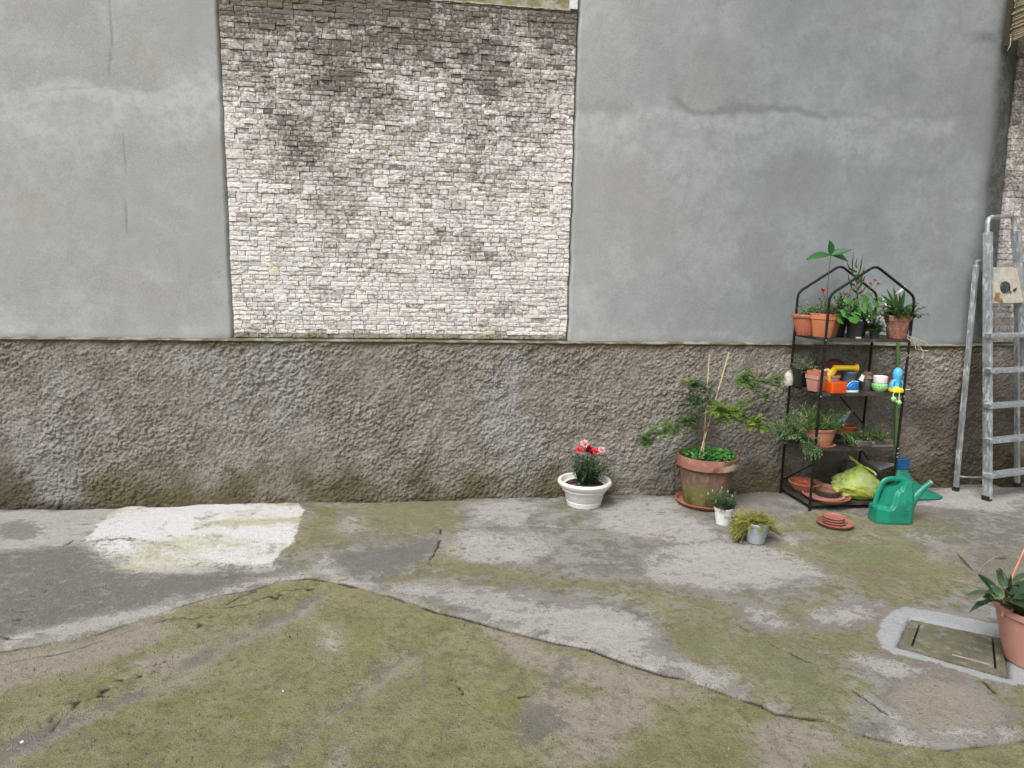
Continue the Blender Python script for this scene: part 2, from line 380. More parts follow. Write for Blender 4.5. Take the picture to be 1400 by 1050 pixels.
def ground_fields(X, Y):
    wx = X+.07*(fbm(X, Y, .22, 3, 61)-.5)*2+.035*(fbm(X, Y, .06, 3, 71)-.5)*2; wy = Y+.07*(fbm(X, Y, .22, 3, 65)-.5)*2+.035*(fbm(X, Y, .06, 3, 75)-.5)*2
    near = [(-9, -20)]+[(p.x, p.y) for p in CRACK]+[(9, -20)]
    near[0] = (CRACK[0].x-6, -20); near.insert(1, (CRACK[0].x-6, CRACK[0].y-.6)); near[-1] = (CRACK[-1].x+6, -20); near.insert(-1, (CRACK[-1].x+6, CRACK[-1].y))
    cx = X+.007*(fbm(X, Y, .06, 3, 81)-.5)*2; cy = Y+.007*(fbm(X, Y, .06, 3, 85)-.5)*2
    dn = seg_dist(cx, cy, [(p.x, p.y) for p in CRACK])
    near_in = inside(cx, cy, near)
    lower = np.clip(.5+.5*np.where(near_in, dn, -dn)/.03, 0, 1)
    def lay(L, soft, a=wx, b=wy):
        r = np.zeros(X.shape)
        for q in [q_ for q_ in L if q_]: r = np.maximum(r, poly_field(a, b, [G(*p)[:2] for p in q], soft))
        return r
    n1 = fbm(X, Y, .9, 4, 101); n2 = fbm(X, Y, .45, 4, 111)
    qx, qy = X+.38*(wx-X), Y+.38*(wy-Y)
    lm = lay(LIGHT, .075, qx, qy); dm = lay(DARK, .045, qx, qy); sm_ = lay(SAND, .055, qx, qy)
    n3 = fbm(X*.8, Y*1.3, .28, 5, 115); n4 = fbm(X*.8+Y*.4, Y*1.5-X*.3, .085, 4, 117, .62)
    light = lm*.76+(n2-.5)*.9+(n3-.5)*.5+(n4-.5)*1.15+.07*(~near_in)
    dark = np.maximum(dm*.90, .50*lay(DARK2, .16))+(n3-.5)*.7+(n4-.5)*.75
    sand = sm_*1.0+(n3-.5)*.6
    moss = lay(MOSS, .12)*.75+np.where(near_in, .72, .22)+(n1-.5)*1.0+(n4-.5)*.75*(~near_in)-.42*lm-.35*dm-.62*sm_
    white = lay(WHITE[:1], .045, X+.05*(fbm(X, Y, .12, 3, 71)-.5), Y+.07*(fbm(X, Y, .12, 3, 75)-.5))
    white = np.maximum(white, .64*lay([WHITE2], .16)+(n3-.5)*.35*(lay([WHITE2], .16) > .05))
    white = np.maximum(white, lay(WHITE[2:], .028, X+.008*(fbm(X, Y, .05, 2, 71)-.5), Y+.012*(fbm(X, Y, .05, 2, 75)-.5)))
    yel = fbm(X*.7, Y*1.6, .35, 4, 121)*(X < 0)
    ck = np.maximum(0, 1-dn/.014)*(.5+.5*sstep(.3, .6, fbm(X, Y, .12, 2, 131)))*np.where(X > -.6, 1, .8)
    for i, c in enumerate(CRACK2):
        d = seg_dist(cx+.01*(fbm(X, Y, .03, 2, 91)-.5), cy, c); ck = np.maximum(ck, np.maximum(0, 1-d/.012)*(.3+.7*sstep(.35, .6, fbm(X, Y, .1, 2, 141+i))))
    ck = np.maximum(ck, sstep(4.765, 4.80, Y+.02*(n4-.5))*.75*sstep(.35, .6, fbm(X, Y*0, .25, 3, 159)))
    # pits and breakages beside the left crack
    br = np.maximum(0, 1-seg_dist(X, Y, [G(70, 985), G(110, 955), G(170, 925), G(230, 900)])/.09)+np.maximum(0, 1-seg_dist(X, Y, [G(250, 855), G(330, 822), G(420, 800)])/.10)+np.maximum(0, 1-seg_dist(X, Y, [G(10, 860), G(60, 800)])/.12)*.7
    pit = sstep(.60, .72, fbm(X, Y, .035, 3, 151))*np.clip(br, 0, 1)
    ck = np.maximum(ck*.9, pit*.8)
    return moss, light, dark, white, sand, lower, ck, yel
MH = [G(1244, 845), G(1371, 871), G(1379, 926), G(1227, 883)]
def ground_xyz(X, Y):
    f = GF
    lower = f[5]; ck = f[6]
    z = -.011*lower-.018*ck
    z = z+.012*(fbm(X, Y, .8, 3, 161)-.5)*np.clip((4.8-Y), 0, 1)
    z = z+.0045*(fbm(X, Y, .06, 3, 171)-.5)*(.5+lower)
    # old trench scars in the near slab
    for q, a, wd in (([(430, 808), (340, 862), (210, 932), (60, 1008), (-40, 1060)], -.008, .06), ([(570, 884), (500, 935), (400, 1015), (350, 1060)], -.007, .045)):
        z = z+a*np.exp(-(seg_dist(X, Y, [G(*p) for p in q])/wd)**2)
    z = z+.003*np.clip(f[3], 0, 1)*(.5+fbm(X, Y, .05, 2, 181))
    mh = poly_field(X, Y, [p[:2] for p in MH], .012)
    z = z-.05*mh
    d = np.hypot(X-1.5, Y-3); z = np.where(d > 9, z*.2, z)
    return X, Y, z
gx = axis(-2.9, 5.3, .0105, -60, 60); gy = axis(1.55, 4.86, .0105, -60, None)
GX, GYY = np.meshgrid(gx, gy); GF = ground_fields(GX, GYY)
t = NT('ground'); c1 = t.sep(t.attr('m1').outputs['Color']); al = t.attr('m1').outputs['Alpha']
c2 = t.sep(t.attr('m2').outputs['Color']); yel = t.attr('m2').outputs['Alpha']
nf = t.ss(t.noise(24, 8, .75), .22, .78); nm = t.ss(t.noise(6, 8, .72), .24, .76); ng = t.ss(t.noise(150, 4, .75), .25, .75); nc = t.noise(1.6, 5, .6)
gr = t.noise(330, 2, .6)
fine = t.math('ADD', t.math('MULTIPLY', nf, .45), t.math('ADD', t.math('MULTIPLY', ng, .22), t.math('MULTIPLY', nm, .33)))
up_ = t.mix(t.ss(nm, .3, .72), (.37, .36, .335), (.215, .210, .195)); up_ = t.mix(t.ss(nc, .4, .7), up_, (.27, .245, .22))
agg = t.mix(t.ss(t.voro(120), .15, .55), (.235, .222, .135), (.35, .328, .225))
lo_ = t.mix(t.ss(nm, .35, .8), agg, t.mix(.5, agg, (.17, .16, .10)))
col = t.mix(t.ss(c2[1], .3, .7), up_, lo_)
def th(mask, w, k, src=fine):      # threshold a soft mask with noise
    x = t.math('ADD', mask, t.math('MULTIPLY', t.math('SUBTRACT', src, .5), k)); return t.ss(x, .5-w, .5+w)
col = t.mix(t.math('MULTIPLY', th(c1[1], .09, 1.7), .9), col, t.mix(fine, (.66, .65, .62), (.40, .385, .36)))
col = t.mix(t.math('MULTIPLY', th(c2[0], .13, 1.7), .9), col, t.mix(nf, (.45, .395, .335), (.31, .27, .225)))
mossc = t.mix(t.ss(t.noise(4, 5, .6), .35, .65), (.215, .212, .068), (.31, .29, .125)); mossc = t.mix(t.ss(nf, .45, .9), mossc, (.125, .125, .052)); mossc = t.mix(t.ss(t.noise(2.3, 4, .6), .56, .7), mossc, (.24, .26, .055)); mossc = t.mix(t.math('MULTIPLY', t.ss(t.math('ADD', c1[0], t.math('MULTIPLY', t.math('SUBTRACT', nm, .5), .6)), .85, 1.25), t.math('SUBTRACT', 1., c2[1])), mossc, (.20, .23, .075)); mossc = t.mix(t.ss(ng, .55, .9), mossc, (.27, .25, .16))
mm = th(c1[0], .30, 1.8)
col = t.mix(t.math('MULTIPLY', mm, t.ss(ng, .2, .8, .95, .45)), col, mossc)
col = t.mix(t.math('MULTIPLY', th(c1[2], .20, 1.7), t.ss(nf, .1, .9, .9, .55)), col, t.mix(nm, (.125, .122, .112), (.25, .24, .22)))
wc = t.mix(t.ss(t.math('ADD', yel, t.math('MULTIPLY', t.math('SUBTRACT', fine, .5), .5)), .46, .80), (.86, .86, .88), (.62, .60, .42)); wc = t.mix(t.ss(nm, .62, .9), wc, (.46, .44, .40)); wc = t.mix(t.ss(yel, .0, .1), (.50, .52, .55), wc)
wm = t.ss(t.math('ADD', al, t.math('MULTIPLY', t.math('SUBTRACT', fine, .5), .9)), .40, .56)
col = t.mix(t.math('MULTIPLY', wm, .96), col, wc)
col = t.mix(t.math('MULTIPLY', t.ss(t.noise(75, 3, .6), .60, .68), t.math('SUBTRACT', .55, t.math('MULTIPLY', wm, .4))), col, (.06, .055, .045))
col = t.mix(t.math('MULTIPLY', t.ss(gr, .55, .7), .45), col, (.50, .47, .42)); col = t.mix(t.math('MULTIPLY', t.ss(t.noise(260, 3, .7), .52, .66), .5), col, (.09, .082, .062))
col = t.mix(t.math('MULTIPLY', t.ss(c2[2], .2, .65), .92), col, (.042, .038, .028))
t.base(col); t.rough(.92); t.spec(.2)
hh = t.math('ADD', t.math('MULTIPLY', ng, .5), t.math('ADD', t.math('MULTIPLY', nf, 1.), t.math('MULTIPLY', gr, .28)))
t.bump(hh, .008, 1.)
M_GROUND = t.m
m1 = np.stack([np.clip(GF[0], -1, 2), GF[1], GF[2], GF[3]], -1); m2 = np.stack([GF[4], GF[5], GF[6], GF[7]], -1)
ground = grid_mesh('ground', gx, gy, ground_xyz, M_GROUND, {'m1': m1, 'm2': m2}); ground['kind'] = 'structure'
del GX, GYY, m1, m2

# ================================================================== WALL
def rec(X):
    X = np.asarray(X, float)
    return .10*sstep(4.10, 4.46, X)*(1-.8*sstep(4.8, 5.6, X))
wall = thing('courtyard_wall', (1, WY, 0), 'grey plastered courtyard wall with a split stone panel above a brown roughcast base', 'wall')
# roughcast plinth
t = NT('roughcast'); m = t.sep(t.attr('m').outputs['Color'])
n1 = t.noise(5, 6, .65); n2 = t.noise(60, 5, .7); n3 = t.noise(220, 3, .6)
col = t.mix(t.ss(n1, .35, .65), (.305, .277, .243), (.222, .198, .168)); col = t.mix(t.ss(t.noise(3, 6, .65, t.scale(t.pos(), (1, 1, .35))), .48, .64), col, (.33, .322, .30)); col = t.mix(t.math('MULTIPLY', t.ss(n2, .48, .66), .7), col, (.38, .36, .32)); col = t.mix(t.math('MULTIPLY', t.ss(n2, .50, .36), .7), col, (.11, .098, .082))
col = t.mix(t.math('MULTIPLY', t.ss(t.math('ADD', m[0], t.math('MULTIPLY', t.math('SUBTRACT', t.math('ADD', t.math('MULTIPLY', n1, .5), t.math('MULTIPLY', n2, .5)), .5), 1.3)), .20, 1.0), .85), col, (.095, .082, .035))
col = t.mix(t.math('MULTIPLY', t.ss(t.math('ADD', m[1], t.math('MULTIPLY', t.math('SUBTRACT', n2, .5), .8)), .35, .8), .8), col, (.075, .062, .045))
col = t.mix(t.math('MULTIPLY', t.ss(n3, .55, .7), .4), col, (.13, .12, .1))
t.base(col); t.rough(.95); t.spec(.15); t.bump(t.math('ADD', n2, t.math('ADD', t.math('MULTIPLY', n3, .5), t.math('MULTIPLY', t.noise(120, 4, .7), .8))), .006, 1)
M_ROUGH = t.m
def lumps(x, y, cell, seed, prob):
    # domes of flung grit: a jittered point per cell, each with its own radius and height
    R_ = np.random.default_rng(seed); jx, jy, jr, jh = (R_.random((256, 256)) for _ in range(4))
    x = x/cell; y = y/cell; xi = np.floor(x).astype(np.int64); yi = np.floor(y).astype(np.int64); out = np.zeros(x.shape)
    for dx in (-1, 0, 1):
        for dy in (-1, 0, 1):
            a, b = (xi+dx) & 255, (yi+dy) & 255
            d = np.hypot(x-(xi+dx+jx[a, b]), y-(yi+dy+jy[a, b]))/(.45+.5*jr[a, b])
            out = np.maximum(out, np.where(jh[a, b] < prob, np.sqrt(np.clip(1-d*d, 0, 1))*(.35+.65*jr[b, a]), 0))
    return out
def rough_field(X, Z):
    # flung mortar: lumps stretched along a slant
    a = .62; U = X*math.cos(a)+Z*math.sin(a); W = -X*math.sin(a)+Z*math.cos(a)
    n = fbm(U*.8, W*1.2, .0165, 3, 211, .68)
    big = fbm(X, Z, .25, 3, 231)
    g1 = vnoise(U/.013+3, W/.009, 223); g2 = vnoise(X/.0075, Z/.0075, 241); g3 = vnoise(U/.026, W/.017+5, 227)
    wU = U+.006*(g1-.5); wW = W+.006*(g2-.5)
    h = .22*sstep(.40, .68, n)+.25*g2*g2+.62*lumps(wU*.8, wW*1.15, .0195, 801, .55)+.48*lumps(wU+.3, wW, .0125, 802, .62)+.55*lumps(wU*.8+1, wW, .034, 803, .16)
    return h*(.22+1.55*big)*.0120+.010*(big-.5)+.012*(fbm(X, Z, .09, 2, 245)-.5)+.010*(fbm(X, Z, 1.1, 2, 251)-.5)
rx = axis(-2.95, 4.9, .0046, -9, 9); rz = np.linspace(-.03, LZ-.002, 244)
def rough_xyz(X, Z):
    topf = 1-.55*sstep(LZ-.03, LZ, Z)
    Y = PLY+rec(X)-rough_field(X, Z)*topf-.008*(1-sstep(0, .35, Z))
    return X, Y, Z+.004*(fbm(X, Z, .05, 2, 261)-.5)*sstep(LZ-.05, LZ, Z)
RX, RZ = np.meshgrid(rx, rz)
mo = sstep(.60, -.10, RZ)*1.1*(.2+1.2*fbm(RX, RZ, .22, 5, 273))+sstep(LZ-.14, LZ, RZ)*.8*(.4+fbm(RX, RZ, .4, 2, 271))
mo = mo+.5*sstep(2.6, 4.2, RX)*sstep(.9, .1, RZ)*fbm(RX, RZ, .3, 3, 275)
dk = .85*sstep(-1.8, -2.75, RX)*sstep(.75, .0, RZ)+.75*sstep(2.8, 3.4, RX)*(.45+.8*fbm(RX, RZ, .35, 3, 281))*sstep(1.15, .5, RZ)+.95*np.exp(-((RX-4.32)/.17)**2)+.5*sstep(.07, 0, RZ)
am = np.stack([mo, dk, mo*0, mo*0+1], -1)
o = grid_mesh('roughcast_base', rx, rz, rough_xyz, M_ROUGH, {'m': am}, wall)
# ledge along the top of the base
t = NT('ledge'); n1 = t.noise(9, 6, .65)
t.base(t.mix(t.ss(n1, .40, .56), (.25, .238, .20), (.115, .102, .06))); t.rough(.9); t.bump(t.noise(90, 4), .004)
M_LEDGE = t.m
lx = axis(-2.95, 4.9, .02, -9, 9)
prof = np.array([0, 1, 2, 3, 4.])
def ledge_xyz(U, K):
    fy = PLY+rec(U)-.020-.012*(fbm(U, K*0, .10, 3, 291)-.3)
    bz = LZ+.004*(fbm(U, K*0+3, .15, 2, 295)-.5)
    yy = np.where(K < 1, fy+.02, np.where(K < 2, fy, np.where(K < 3, fy+.001, WY+rec(U)+.012)))
    zz = np.where(K < 1, bz-.012, np.where(K < 2, bz-.008, np.where(K < 3, bz-.002, bz+.006)))
    zz = np.where(K >= 4, bz+.012, zz); yy = np.where(K >= 4, WY+rec(U)+.03, yy)
    return U, yy, zz
grid_mesh('ledge', lx, prof, ledge_xyz, M_LEDGE, None, wall, smooth=False)
# smooth cement plaster
def plaster_mat():
    t = NT('plaster'); m = t.sep(t.attr('m').outputs['Color'])
    p = t.pos(); st = t.scale(p, (1, 1, .62))
    n1 = t.noise(1.5, 6, .58); n2 = t.noise(5, 6, .6, st); n3 = t.noise(30, 5, .6); n4 = t.noise(170, 3, .6)
    hz = t.noise(2.6, 6, .65, t.scale(p, (.8, 1, 1.15)), 1.2)
    col = t.mix(t.ss(n1, .40, .60), (.395, .408, .408), (.315, .328, .330)); col = t.mix(t.math('MULTIPLY', t.ss(t.noise(3.7, 7, .68, None, .8), .50, .62), .45), col, (.275, .285, .292))
    col = t.mix(t.math('MULTIPLY', t.ss(n2, .46, .66), .45), col, (.285, .296, .298))
    col = t.mix(t.math('MULTIPLY', t.ss(hz, .50, .74), .35), col, (.45, .465, .465))
    col = t.mix(t.math('MULTIPLY', t.ss(t.noise(2.2, 5, .6), .52, .64), .6), col, (.33, .305, .29))
    col = t.mix(t.math('MULTIPLY', t.ss(t.math('ADD', m[0], t.math('MULTIPLY', t.math('SUBTRACT', t.noise(8, 8, .7), .5), 1.1)), .15, .8), .72), col, (.47, .485, .485))
    col = t.mix(t.math('MULTIPLY', t.ss(t.math('ADD', m[1], t.math('MULTIPLY', t.math('SUBTRACT', t.noise(18, 8, .7), .5), .7)), .15, 1.), .68), col, (.20, .20, .195))
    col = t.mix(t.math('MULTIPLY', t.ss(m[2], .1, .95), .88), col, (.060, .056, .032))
    col = t.mix(t.math('MULTIPLY', t.ss(t.noise(13, 9, .78), .46, .58), .45), col, (.285, .295, .297)); col = t.mix(t.math('MULTIPLY', t.ss(t.noise(300, 3, .7), .50, .64), .30), col, (.20, .205, .205)); col = t.mix(t.math('MULTIPLY', t.ss(n4, .54, .40), .22), col, (.52, .53, .53))
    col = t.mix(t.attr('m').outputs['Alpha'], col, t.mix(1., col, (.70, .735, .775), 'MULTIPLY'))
    t.base(col); t.rough(.86); t.spec(.22)
    h = t.math('ADD', t.math('MULTIPLY', n3, .7), t.math('MULTIPLY', n4, .3)); h = t.math('ADD', h, t.math('MULTIPLY', t.noise(11, 3, .5, st), .9))
    t.bump(h, .004, .6)
    return t.m
M_PLASTER = plaster_mat()
def wl(*pts): return [(V(px, py, WY).x, V(px, py, WY).z) for px, py in pts]
def plaster_fields(X, Z):
    L = np.zeros(X.shape); D = np.zeros(X.shape); B = np.zeros(X.shape)
    wx = X+.16*(fbm(X, Z, .25, 4, 301)-.5); wz = Z+.16*(fbm(X, Z, .25, 4, 305)-.5)
    # lift joint: pale bloom below an uneven dark line
    for q, a in ((wl((-150, 100), (0, 118), (40, 135), (110, 122), (160, 126), (215, 135), (250, 128), (318, 118)), .8), (wl((780, 165), (830, 178), (880, 160), (930, 168), (1000, 178), (1050, 165), (1100, 160), (1160, 165), (1210, 150), (1240, 165), (1300, 175)), .8)):
        d = seg_dist(wx, wz-.0, q); L = np.maximum(L, a*np.exp(-(d/.085)**2)*(.35+1.2*fbm(X, Z, .16, 4, 309)))
        L = np.maximum(L, .5*np.exp(-(seg_dist(wx, wz+.14, q)/.16)**2)*fbm(X, Z, .5, 3, 311)*1.7)
    for q, a, wd in ((wl((50, 124), (80, 122), (125, 119), (140, 117)), .6, .012), (wl((160, 108), (200, 124), (230, 120)), .5, .015), (wl((780, 140), (800, 155), (850, 148), (870, 158)), .65, .06),
                     (wl((920, 138), (950, 160), (1000, 158), (1040, 143), (1080, 152), (1130, 152)), .95, .035), (wl((1140, 145), (1180, 155), (1290, 160), (1340, 158)), .55, .035),
                     (wl((900, 60), (915, 100), (930, 150)), .45, .09), (wl((830, 40), (840, 110)), .4, .10), (wl((150, 0), (153, 50), (149, 105)), 1.5, .007), (wl((169, 180), (172, 260), (173, 320)), 1.2, .005), (wl((173, 285), (173, 318)), 1.5, .006), (wl((177, 330), (180, 380)), .3, .004),
                     (wl((291, 369), (305, 374)), 1., .006), (wl((262, 378), (266, 380)), .9, .006), (wl((240, 428), (255, 438)), .8, .004), (wl((66, 5), (78, 20)), .6, .006), (wl((1150, 215), (1190, 220), (1210, 222)), .5, .012),
                     (wl((1175, 290), (1195, 296)), .5, .02), (wl((1290, 240), (1290, 180)), .4, .05), (wl((960, 280), (985, 285)), .35, .06), (wl((906, 380), (907, 375)), .8, .006), (wl((1219, 363), (1222, 364)), 1., .006), (wl((860, 190), (872, 192)), .5, .008), (wl((948, 203), (960, 198)), .5, .008)):
        D = np.maximum(D, a*np.exp(-(seg_dist(wx if wd > .02 else X, wz if wd > .02 else Z, q)/wd)**2))
    for c, r, a in (((210, 370), .16, .45), ((60, 330), .2, .35), ((130, 430), .22, .4), ((270, 130), .18, .5), ((940, 170), .35, .5), ((1220, 180), .3, .6), ((1320, 290), .08, .7), ((880, 170), .12, .5), ((1020, 400), .3, .25), ((20, 110), .15, .5)):
        p = wl(c)[0]; L = np.maximum(L, a*np.exp(-(((wx-p[0])/r)**2+((wz-p[1])/(r*.8))**2))*(.5+fbm(X, Z, .3, 3, 321)))
    # mildew and rain dirt, plus the corner's shade painted into the colour
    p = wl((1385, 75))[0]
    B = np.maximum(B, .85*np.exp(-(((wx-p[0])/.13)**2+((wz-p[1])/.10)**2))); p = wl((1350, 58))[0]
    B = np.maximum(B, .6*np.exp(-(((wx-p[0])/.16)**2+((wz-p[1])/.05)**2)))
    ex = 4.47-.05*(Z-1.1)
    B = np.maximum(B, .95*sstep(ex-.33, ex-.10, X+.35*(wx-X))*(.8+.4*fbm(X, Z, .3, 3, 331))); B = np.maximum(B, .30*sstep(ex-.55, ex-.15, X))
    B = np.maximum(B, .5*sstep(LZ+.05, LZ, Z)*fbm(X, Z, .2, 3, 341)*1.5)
    L = np.maximum(L, .5*np.exp(-((Z-LZ-.06)/.05)**2)*fbm(X, Z, .3, 3, 345)*1.3)
    return L, D, B
def plaster_panel(x0, x1, z0, z1, edge_l, edge_r, step=.014):
    xs = axis(x0, x1, step); xs = np.linspace(x0, x1, len(xs)); zs = np.linspace(z0, z1, int((z1-z0)/step))
    X, Z = np.meshgrid(xs, zs)
    def xe(X, Z):
        u = (X-x0)/(x1-x0)
        a = edge_l(Z) if edge_l else x0+0*Z; b = edge_r(Z) if edge_r else x1+0*Z
        return a+(b-a)*u
    XX = xe(X, Z); F = plaster_fields(XX, Z)
    def fn(X, Z):
        XX = xe(X, Z); Y = WY+rec(XX)
        Y = Y-.010*(fbm(XX, Z, .7, 3, 351)-.5)-.004*(fbm(XX, Z*.6, .13, 3, 355)-.5)+.0012*F[1]-.0012*F[0]
        dl = (XX-(edge_l(Z) if edge_l else XX-9)); dr = ((edge_r(Z) if edge_r else XX+9)-XX)
        e = np.minimum(dl, dr); Y = np.where(e < .0005, Y+.035, Y+.004*np.exp(-e/.01))
        return XX, Y, Z
    at = np.stack([F[0], F[1], F[2], sstep(1.0, 2.6, XX)], -1)  # alpha: light falling off to the right, put into the plaster colour
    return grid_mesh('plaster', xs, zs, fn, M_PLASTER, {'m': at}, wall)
TOPZ = 4.7
BL = lambda Z: -1.128+.010*(fbm(Z*0+1, Z, .12, 3, 361)-.5)-.006*(Z-2)
BR = lambda Z: 1.092+.012*(fbm(Z*0+2, Z, .12, 3, 365)-.5)-.003*(Z-2)
B2 = lambda Z: 4.475-.052*(Z-1.1)+.016*(fbm(Z*0+3, Z, .15, 3, 369)-.5)
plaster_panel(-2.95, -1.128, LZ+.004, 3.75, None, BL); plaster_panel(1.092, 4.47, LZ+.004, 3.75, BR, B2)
def flat_panel(x0, x1, z0, z1, y=WY):
    xs = np.linspace(x0, x1, 10); zs = np.linspace(z0, z1, 10); X, Z = np.meshgrid(xs, zs)
    grid_mesh('plaster', xs, zs, lambda X, Z: (X, y+X*0, Z), M_PLASTER, {'m': np.zeros(X.shape+(4,))}, wall)
flat_panel(-9, -2.95, LZ, TOPZ); flat_panel(-2.95, 4.32, 3.75, TOPZ, WY+.002); flat_panel(6.2, 9, LZ, TOPZ, WY+.02)
mb = MB(); mb.box((-2.5, WY+.25, TOPZ/2), (13, .40, TOPZ)); mb.box((6.5, WY+.32, TOPZ/2), (5, .26, TOPZ)); mb.box((0, WY+.22, TOPZ+.04), (18.1, .56, .08))
M_MORTAR = simple('mortar', (.20, .185, .16), (.10, .09, .07), rough=.95, nscale=18, bump=.004)
mb.build('wall_core', M_MORTAR, wall, smooth=False)
# split stone cladding
t = NT('stone'); a = t.sep(t.attr('m').outputs['Color'])
p = t.pos(); n1 = t.noise(9, 7, .7); n2 = t.noise(55, 6, .7); n3 = t.noise(210, 3, .6)
hue = a[2]
col = t.mix(t.ss(hue, .0, .5), (.80, .775, .745), (.79, .745, .715)); col = t.mix(t.ss(hue, .6, 1.), col, (.70, .70, .71)); col = t.mix(t.ss(hue, .985, .99), col, (.68, .63, .50))
col = t.mix(t.math('MULTIPLY', t.ss(a[0], .35, 1), .4), col, (.42, .39, .365))
col = t.mix(t.math('MULTIPLY', t.ss(n2, .50, .64), .55), col, (.36, .33, .30))
g = t.math('ADD', a[1], t.math('MULTIPLY', t.math('SUBTRACT', t.math('ADD', t.math('MULTIPLY', n1, .6), t.math('MULTIPLY', n2, 1.1)), .85), 2.8)); g = t.math('ADD', g, t.math('MULTIPLY', t.math('SUBTRACT', t.noise(2.4, 5, .6), .5), 1.6))
col = t.mix(t.math('MULTIPLY', t.ss(g, -.10, .60), .60), col, (.33, .30, .27)); col = t.mix(t.math('MULTIPLY', t.ss(g, .30, 1.3), .88), col, (.115, .10, .082))
col = t.mix(t.math('MULTIPLY', t.ss(t.math('ADD', t.attr('m').outputs['Alpha'], t.math('MULTIPLY', t.math('SUBTRACT', n1, .5), 1.2)), .4, .8), .75), col, (.125, .115, .045))
col = t.mix(t.math('MULTIPLY', t.ss(n3, .55, .72), .25), col, (.22, .20, .18))
t.base(col); t.rough(.85); t.spec(.25); t.bump(t.math('ADD', n2, t.math('MULTIPLY', n3, .3)), .009, .9)
M_STONE = t.m
GR = [(470, 105, 110, 70, .62), (425, 190, 60, 80, .62), (468, 265, 40, 85, .60), (500, 340, 60, 60, .30), (640, 190, 120, 55, .36), (690, 90, 85, 45, .62), (560, 50, 220, 45, .70), (740, 120, 40, 50, .4), (355, 75, 60, 60, .45), (560, 240, 60, 50, .30), (600, 330, 60, 40, .25), (640, 300, 50, 80, .22), (735, 60, 60, 30, .5), (640, 390, 70, 40, .22), (450, 410, 60, 40, .2), (375, 250, 25, 25, .3)]
def grime(x, z):
    d = Vector((x, WY, z-CAM_H)); k = d.dot(AF); px = 700+FPX*d.dot(AR)/k; py = 525-FPX*d.dot(AU)/k
    g = .80*max(0, min(1, (85-py+ (px-300)*.02)/70))
    for cx, cy, sx, sy, a in GR: g = max(g, a*math.exp(-((px-cx)/sx)**2*.9-((py-cy)/sy)**2*.9))
    return g, max(0., min(1., (20-py)/40+.15))+(.75 if py > 457 and px < 900 else 0)
def stone_mesh(x0, x1, z0, z1, yf, yb, g, mossv, tone, hue):
    """rough split face: 5 x 4 vertices in front, sides run back to yb"""
    nx = 5 if x1-x0 > .06 else 4; nz = 4
    gp = random.uniform(.0009, .0018)
    x0 += gp; x1 -= gp; z0 += gp*.8; z1 -= gp*.8
    tx = random.uniform(-.0025, .0025); tz = random.uniform(-.0022, .0022)
    vs = []
    for j in range(nz):
        for i in range(nx):
            u, v = i/(nx-1), j/(nz-1)
            edge = i in (0, nx-1) or j in (0, nz-1)
            x = x0+(x1-x0)*u+random.uniform(-1, 1)*(.0008 if edge else .005); z = z0+(z1-z0)*v+random.uniform(-1, 1)*(.0007 if edge else .003)
            y = yf+tx*(u-.5)*2+tz*(v-.5)*2+random.uniform(-.0020, .0020)+(.0010 if edge else -.0008)
            vs.append((x, y, z))
    fs = []
    for j in range(nz-1):
        for i in range(nx-1):
            a = j*nx+i
            if random.random() < .5: fs += [(a, a+1, a+nx+1), (a, a+nx+1, a+nx)]
            else: fs += [(a, a+1, a+nx), (a+1, a+nx+1, a+nx)]
    ring = list(range(nx))+[j*nx+nx-1 for j in range(1, nz)]+[(nz-1)*nx+i for i in range(nx-2, -1, -1)]+[j*nx for j in range(nz-2, 0, -1)]
    n = len(vs); vs += [(vs[i][0], yb, vs[i][2]) for i in ring]
    R = len(ring)
    for k in range(R):
        fs.append((ring[k], n+k, n+(k+1) % R, ring[(k+1) % R]))
    return vs, fs
stones = []
def lay_stones(xl, xr, z0, z1, off=0., rowh=.0302):
    z = z0; r = 0
    rows = []
    while z < z1-.012:
        h = rowh*random.uniform(.86, 1.16)
        if z+h > z1-.012: h = z1-z
        rows.append((z, z+h)); z += h
    skip = []
    for r, (a, b) in enumerate(rows):
        L, R = xl((a+b)/2), xr((a+b)/2)
        x = L
        blocked = [s for s in skip if s[2] == r]
        while x < R-.005:
            bl = [s for s in blocked if s[0]-1e-6 <= x < s[1]-1e-6]
            if bl: x = bl[0][1]; continue
            wd = random.choice([.048, .058, .068, .078, .086, .098, .115])*random.uniform(.85, 1.15)
            nxt = min([s[0] for s in blocked if s[0] > x+1e-6]+[R])
            if x+wd > nxt-.03: wd = nxt-x
            if wd > .19: wd *= .5
            top = b
            if random.random() < .012 and r+1 < len(rows) and wd < .12: top = rows[r+1][1]; skip.append((x, x+wd, r+1))
            slope = .0015*math.sin(x*2.1+a*.8)
            yf = WY+off+.001-random.random()**1.7*.0080
            if random.random() < .02: yf = WY+off+.007
            g, mo = grime(x+wd/2, (a+b)/2) if not off else (.25, .2)
            g = g*1.2+random.uniform(-.24, .24)+.34*max(0., min(1., ((a+b)/2-1.8)/1.3))-.02
            if random.random() < .02: g += .5
            stones.append((x, x+wd, a+slope, top+slope, yf, WY+off+.045, g, mo, random.random()**1.6, random.random()))
            x += wd
lay_stones(lambda z: float(BL(np.array([z]))[0])+.004, lambda z: float(BR(np.array([z]))[0])-.008, LZ+.012, 3.245)
n_main = len(stones)
lay_stones(lambda z: float(B2(np.array([z]))[0])+.004, lambda z: 6.2, LZ+.012, 3.20, off=.075, rowh=.045)
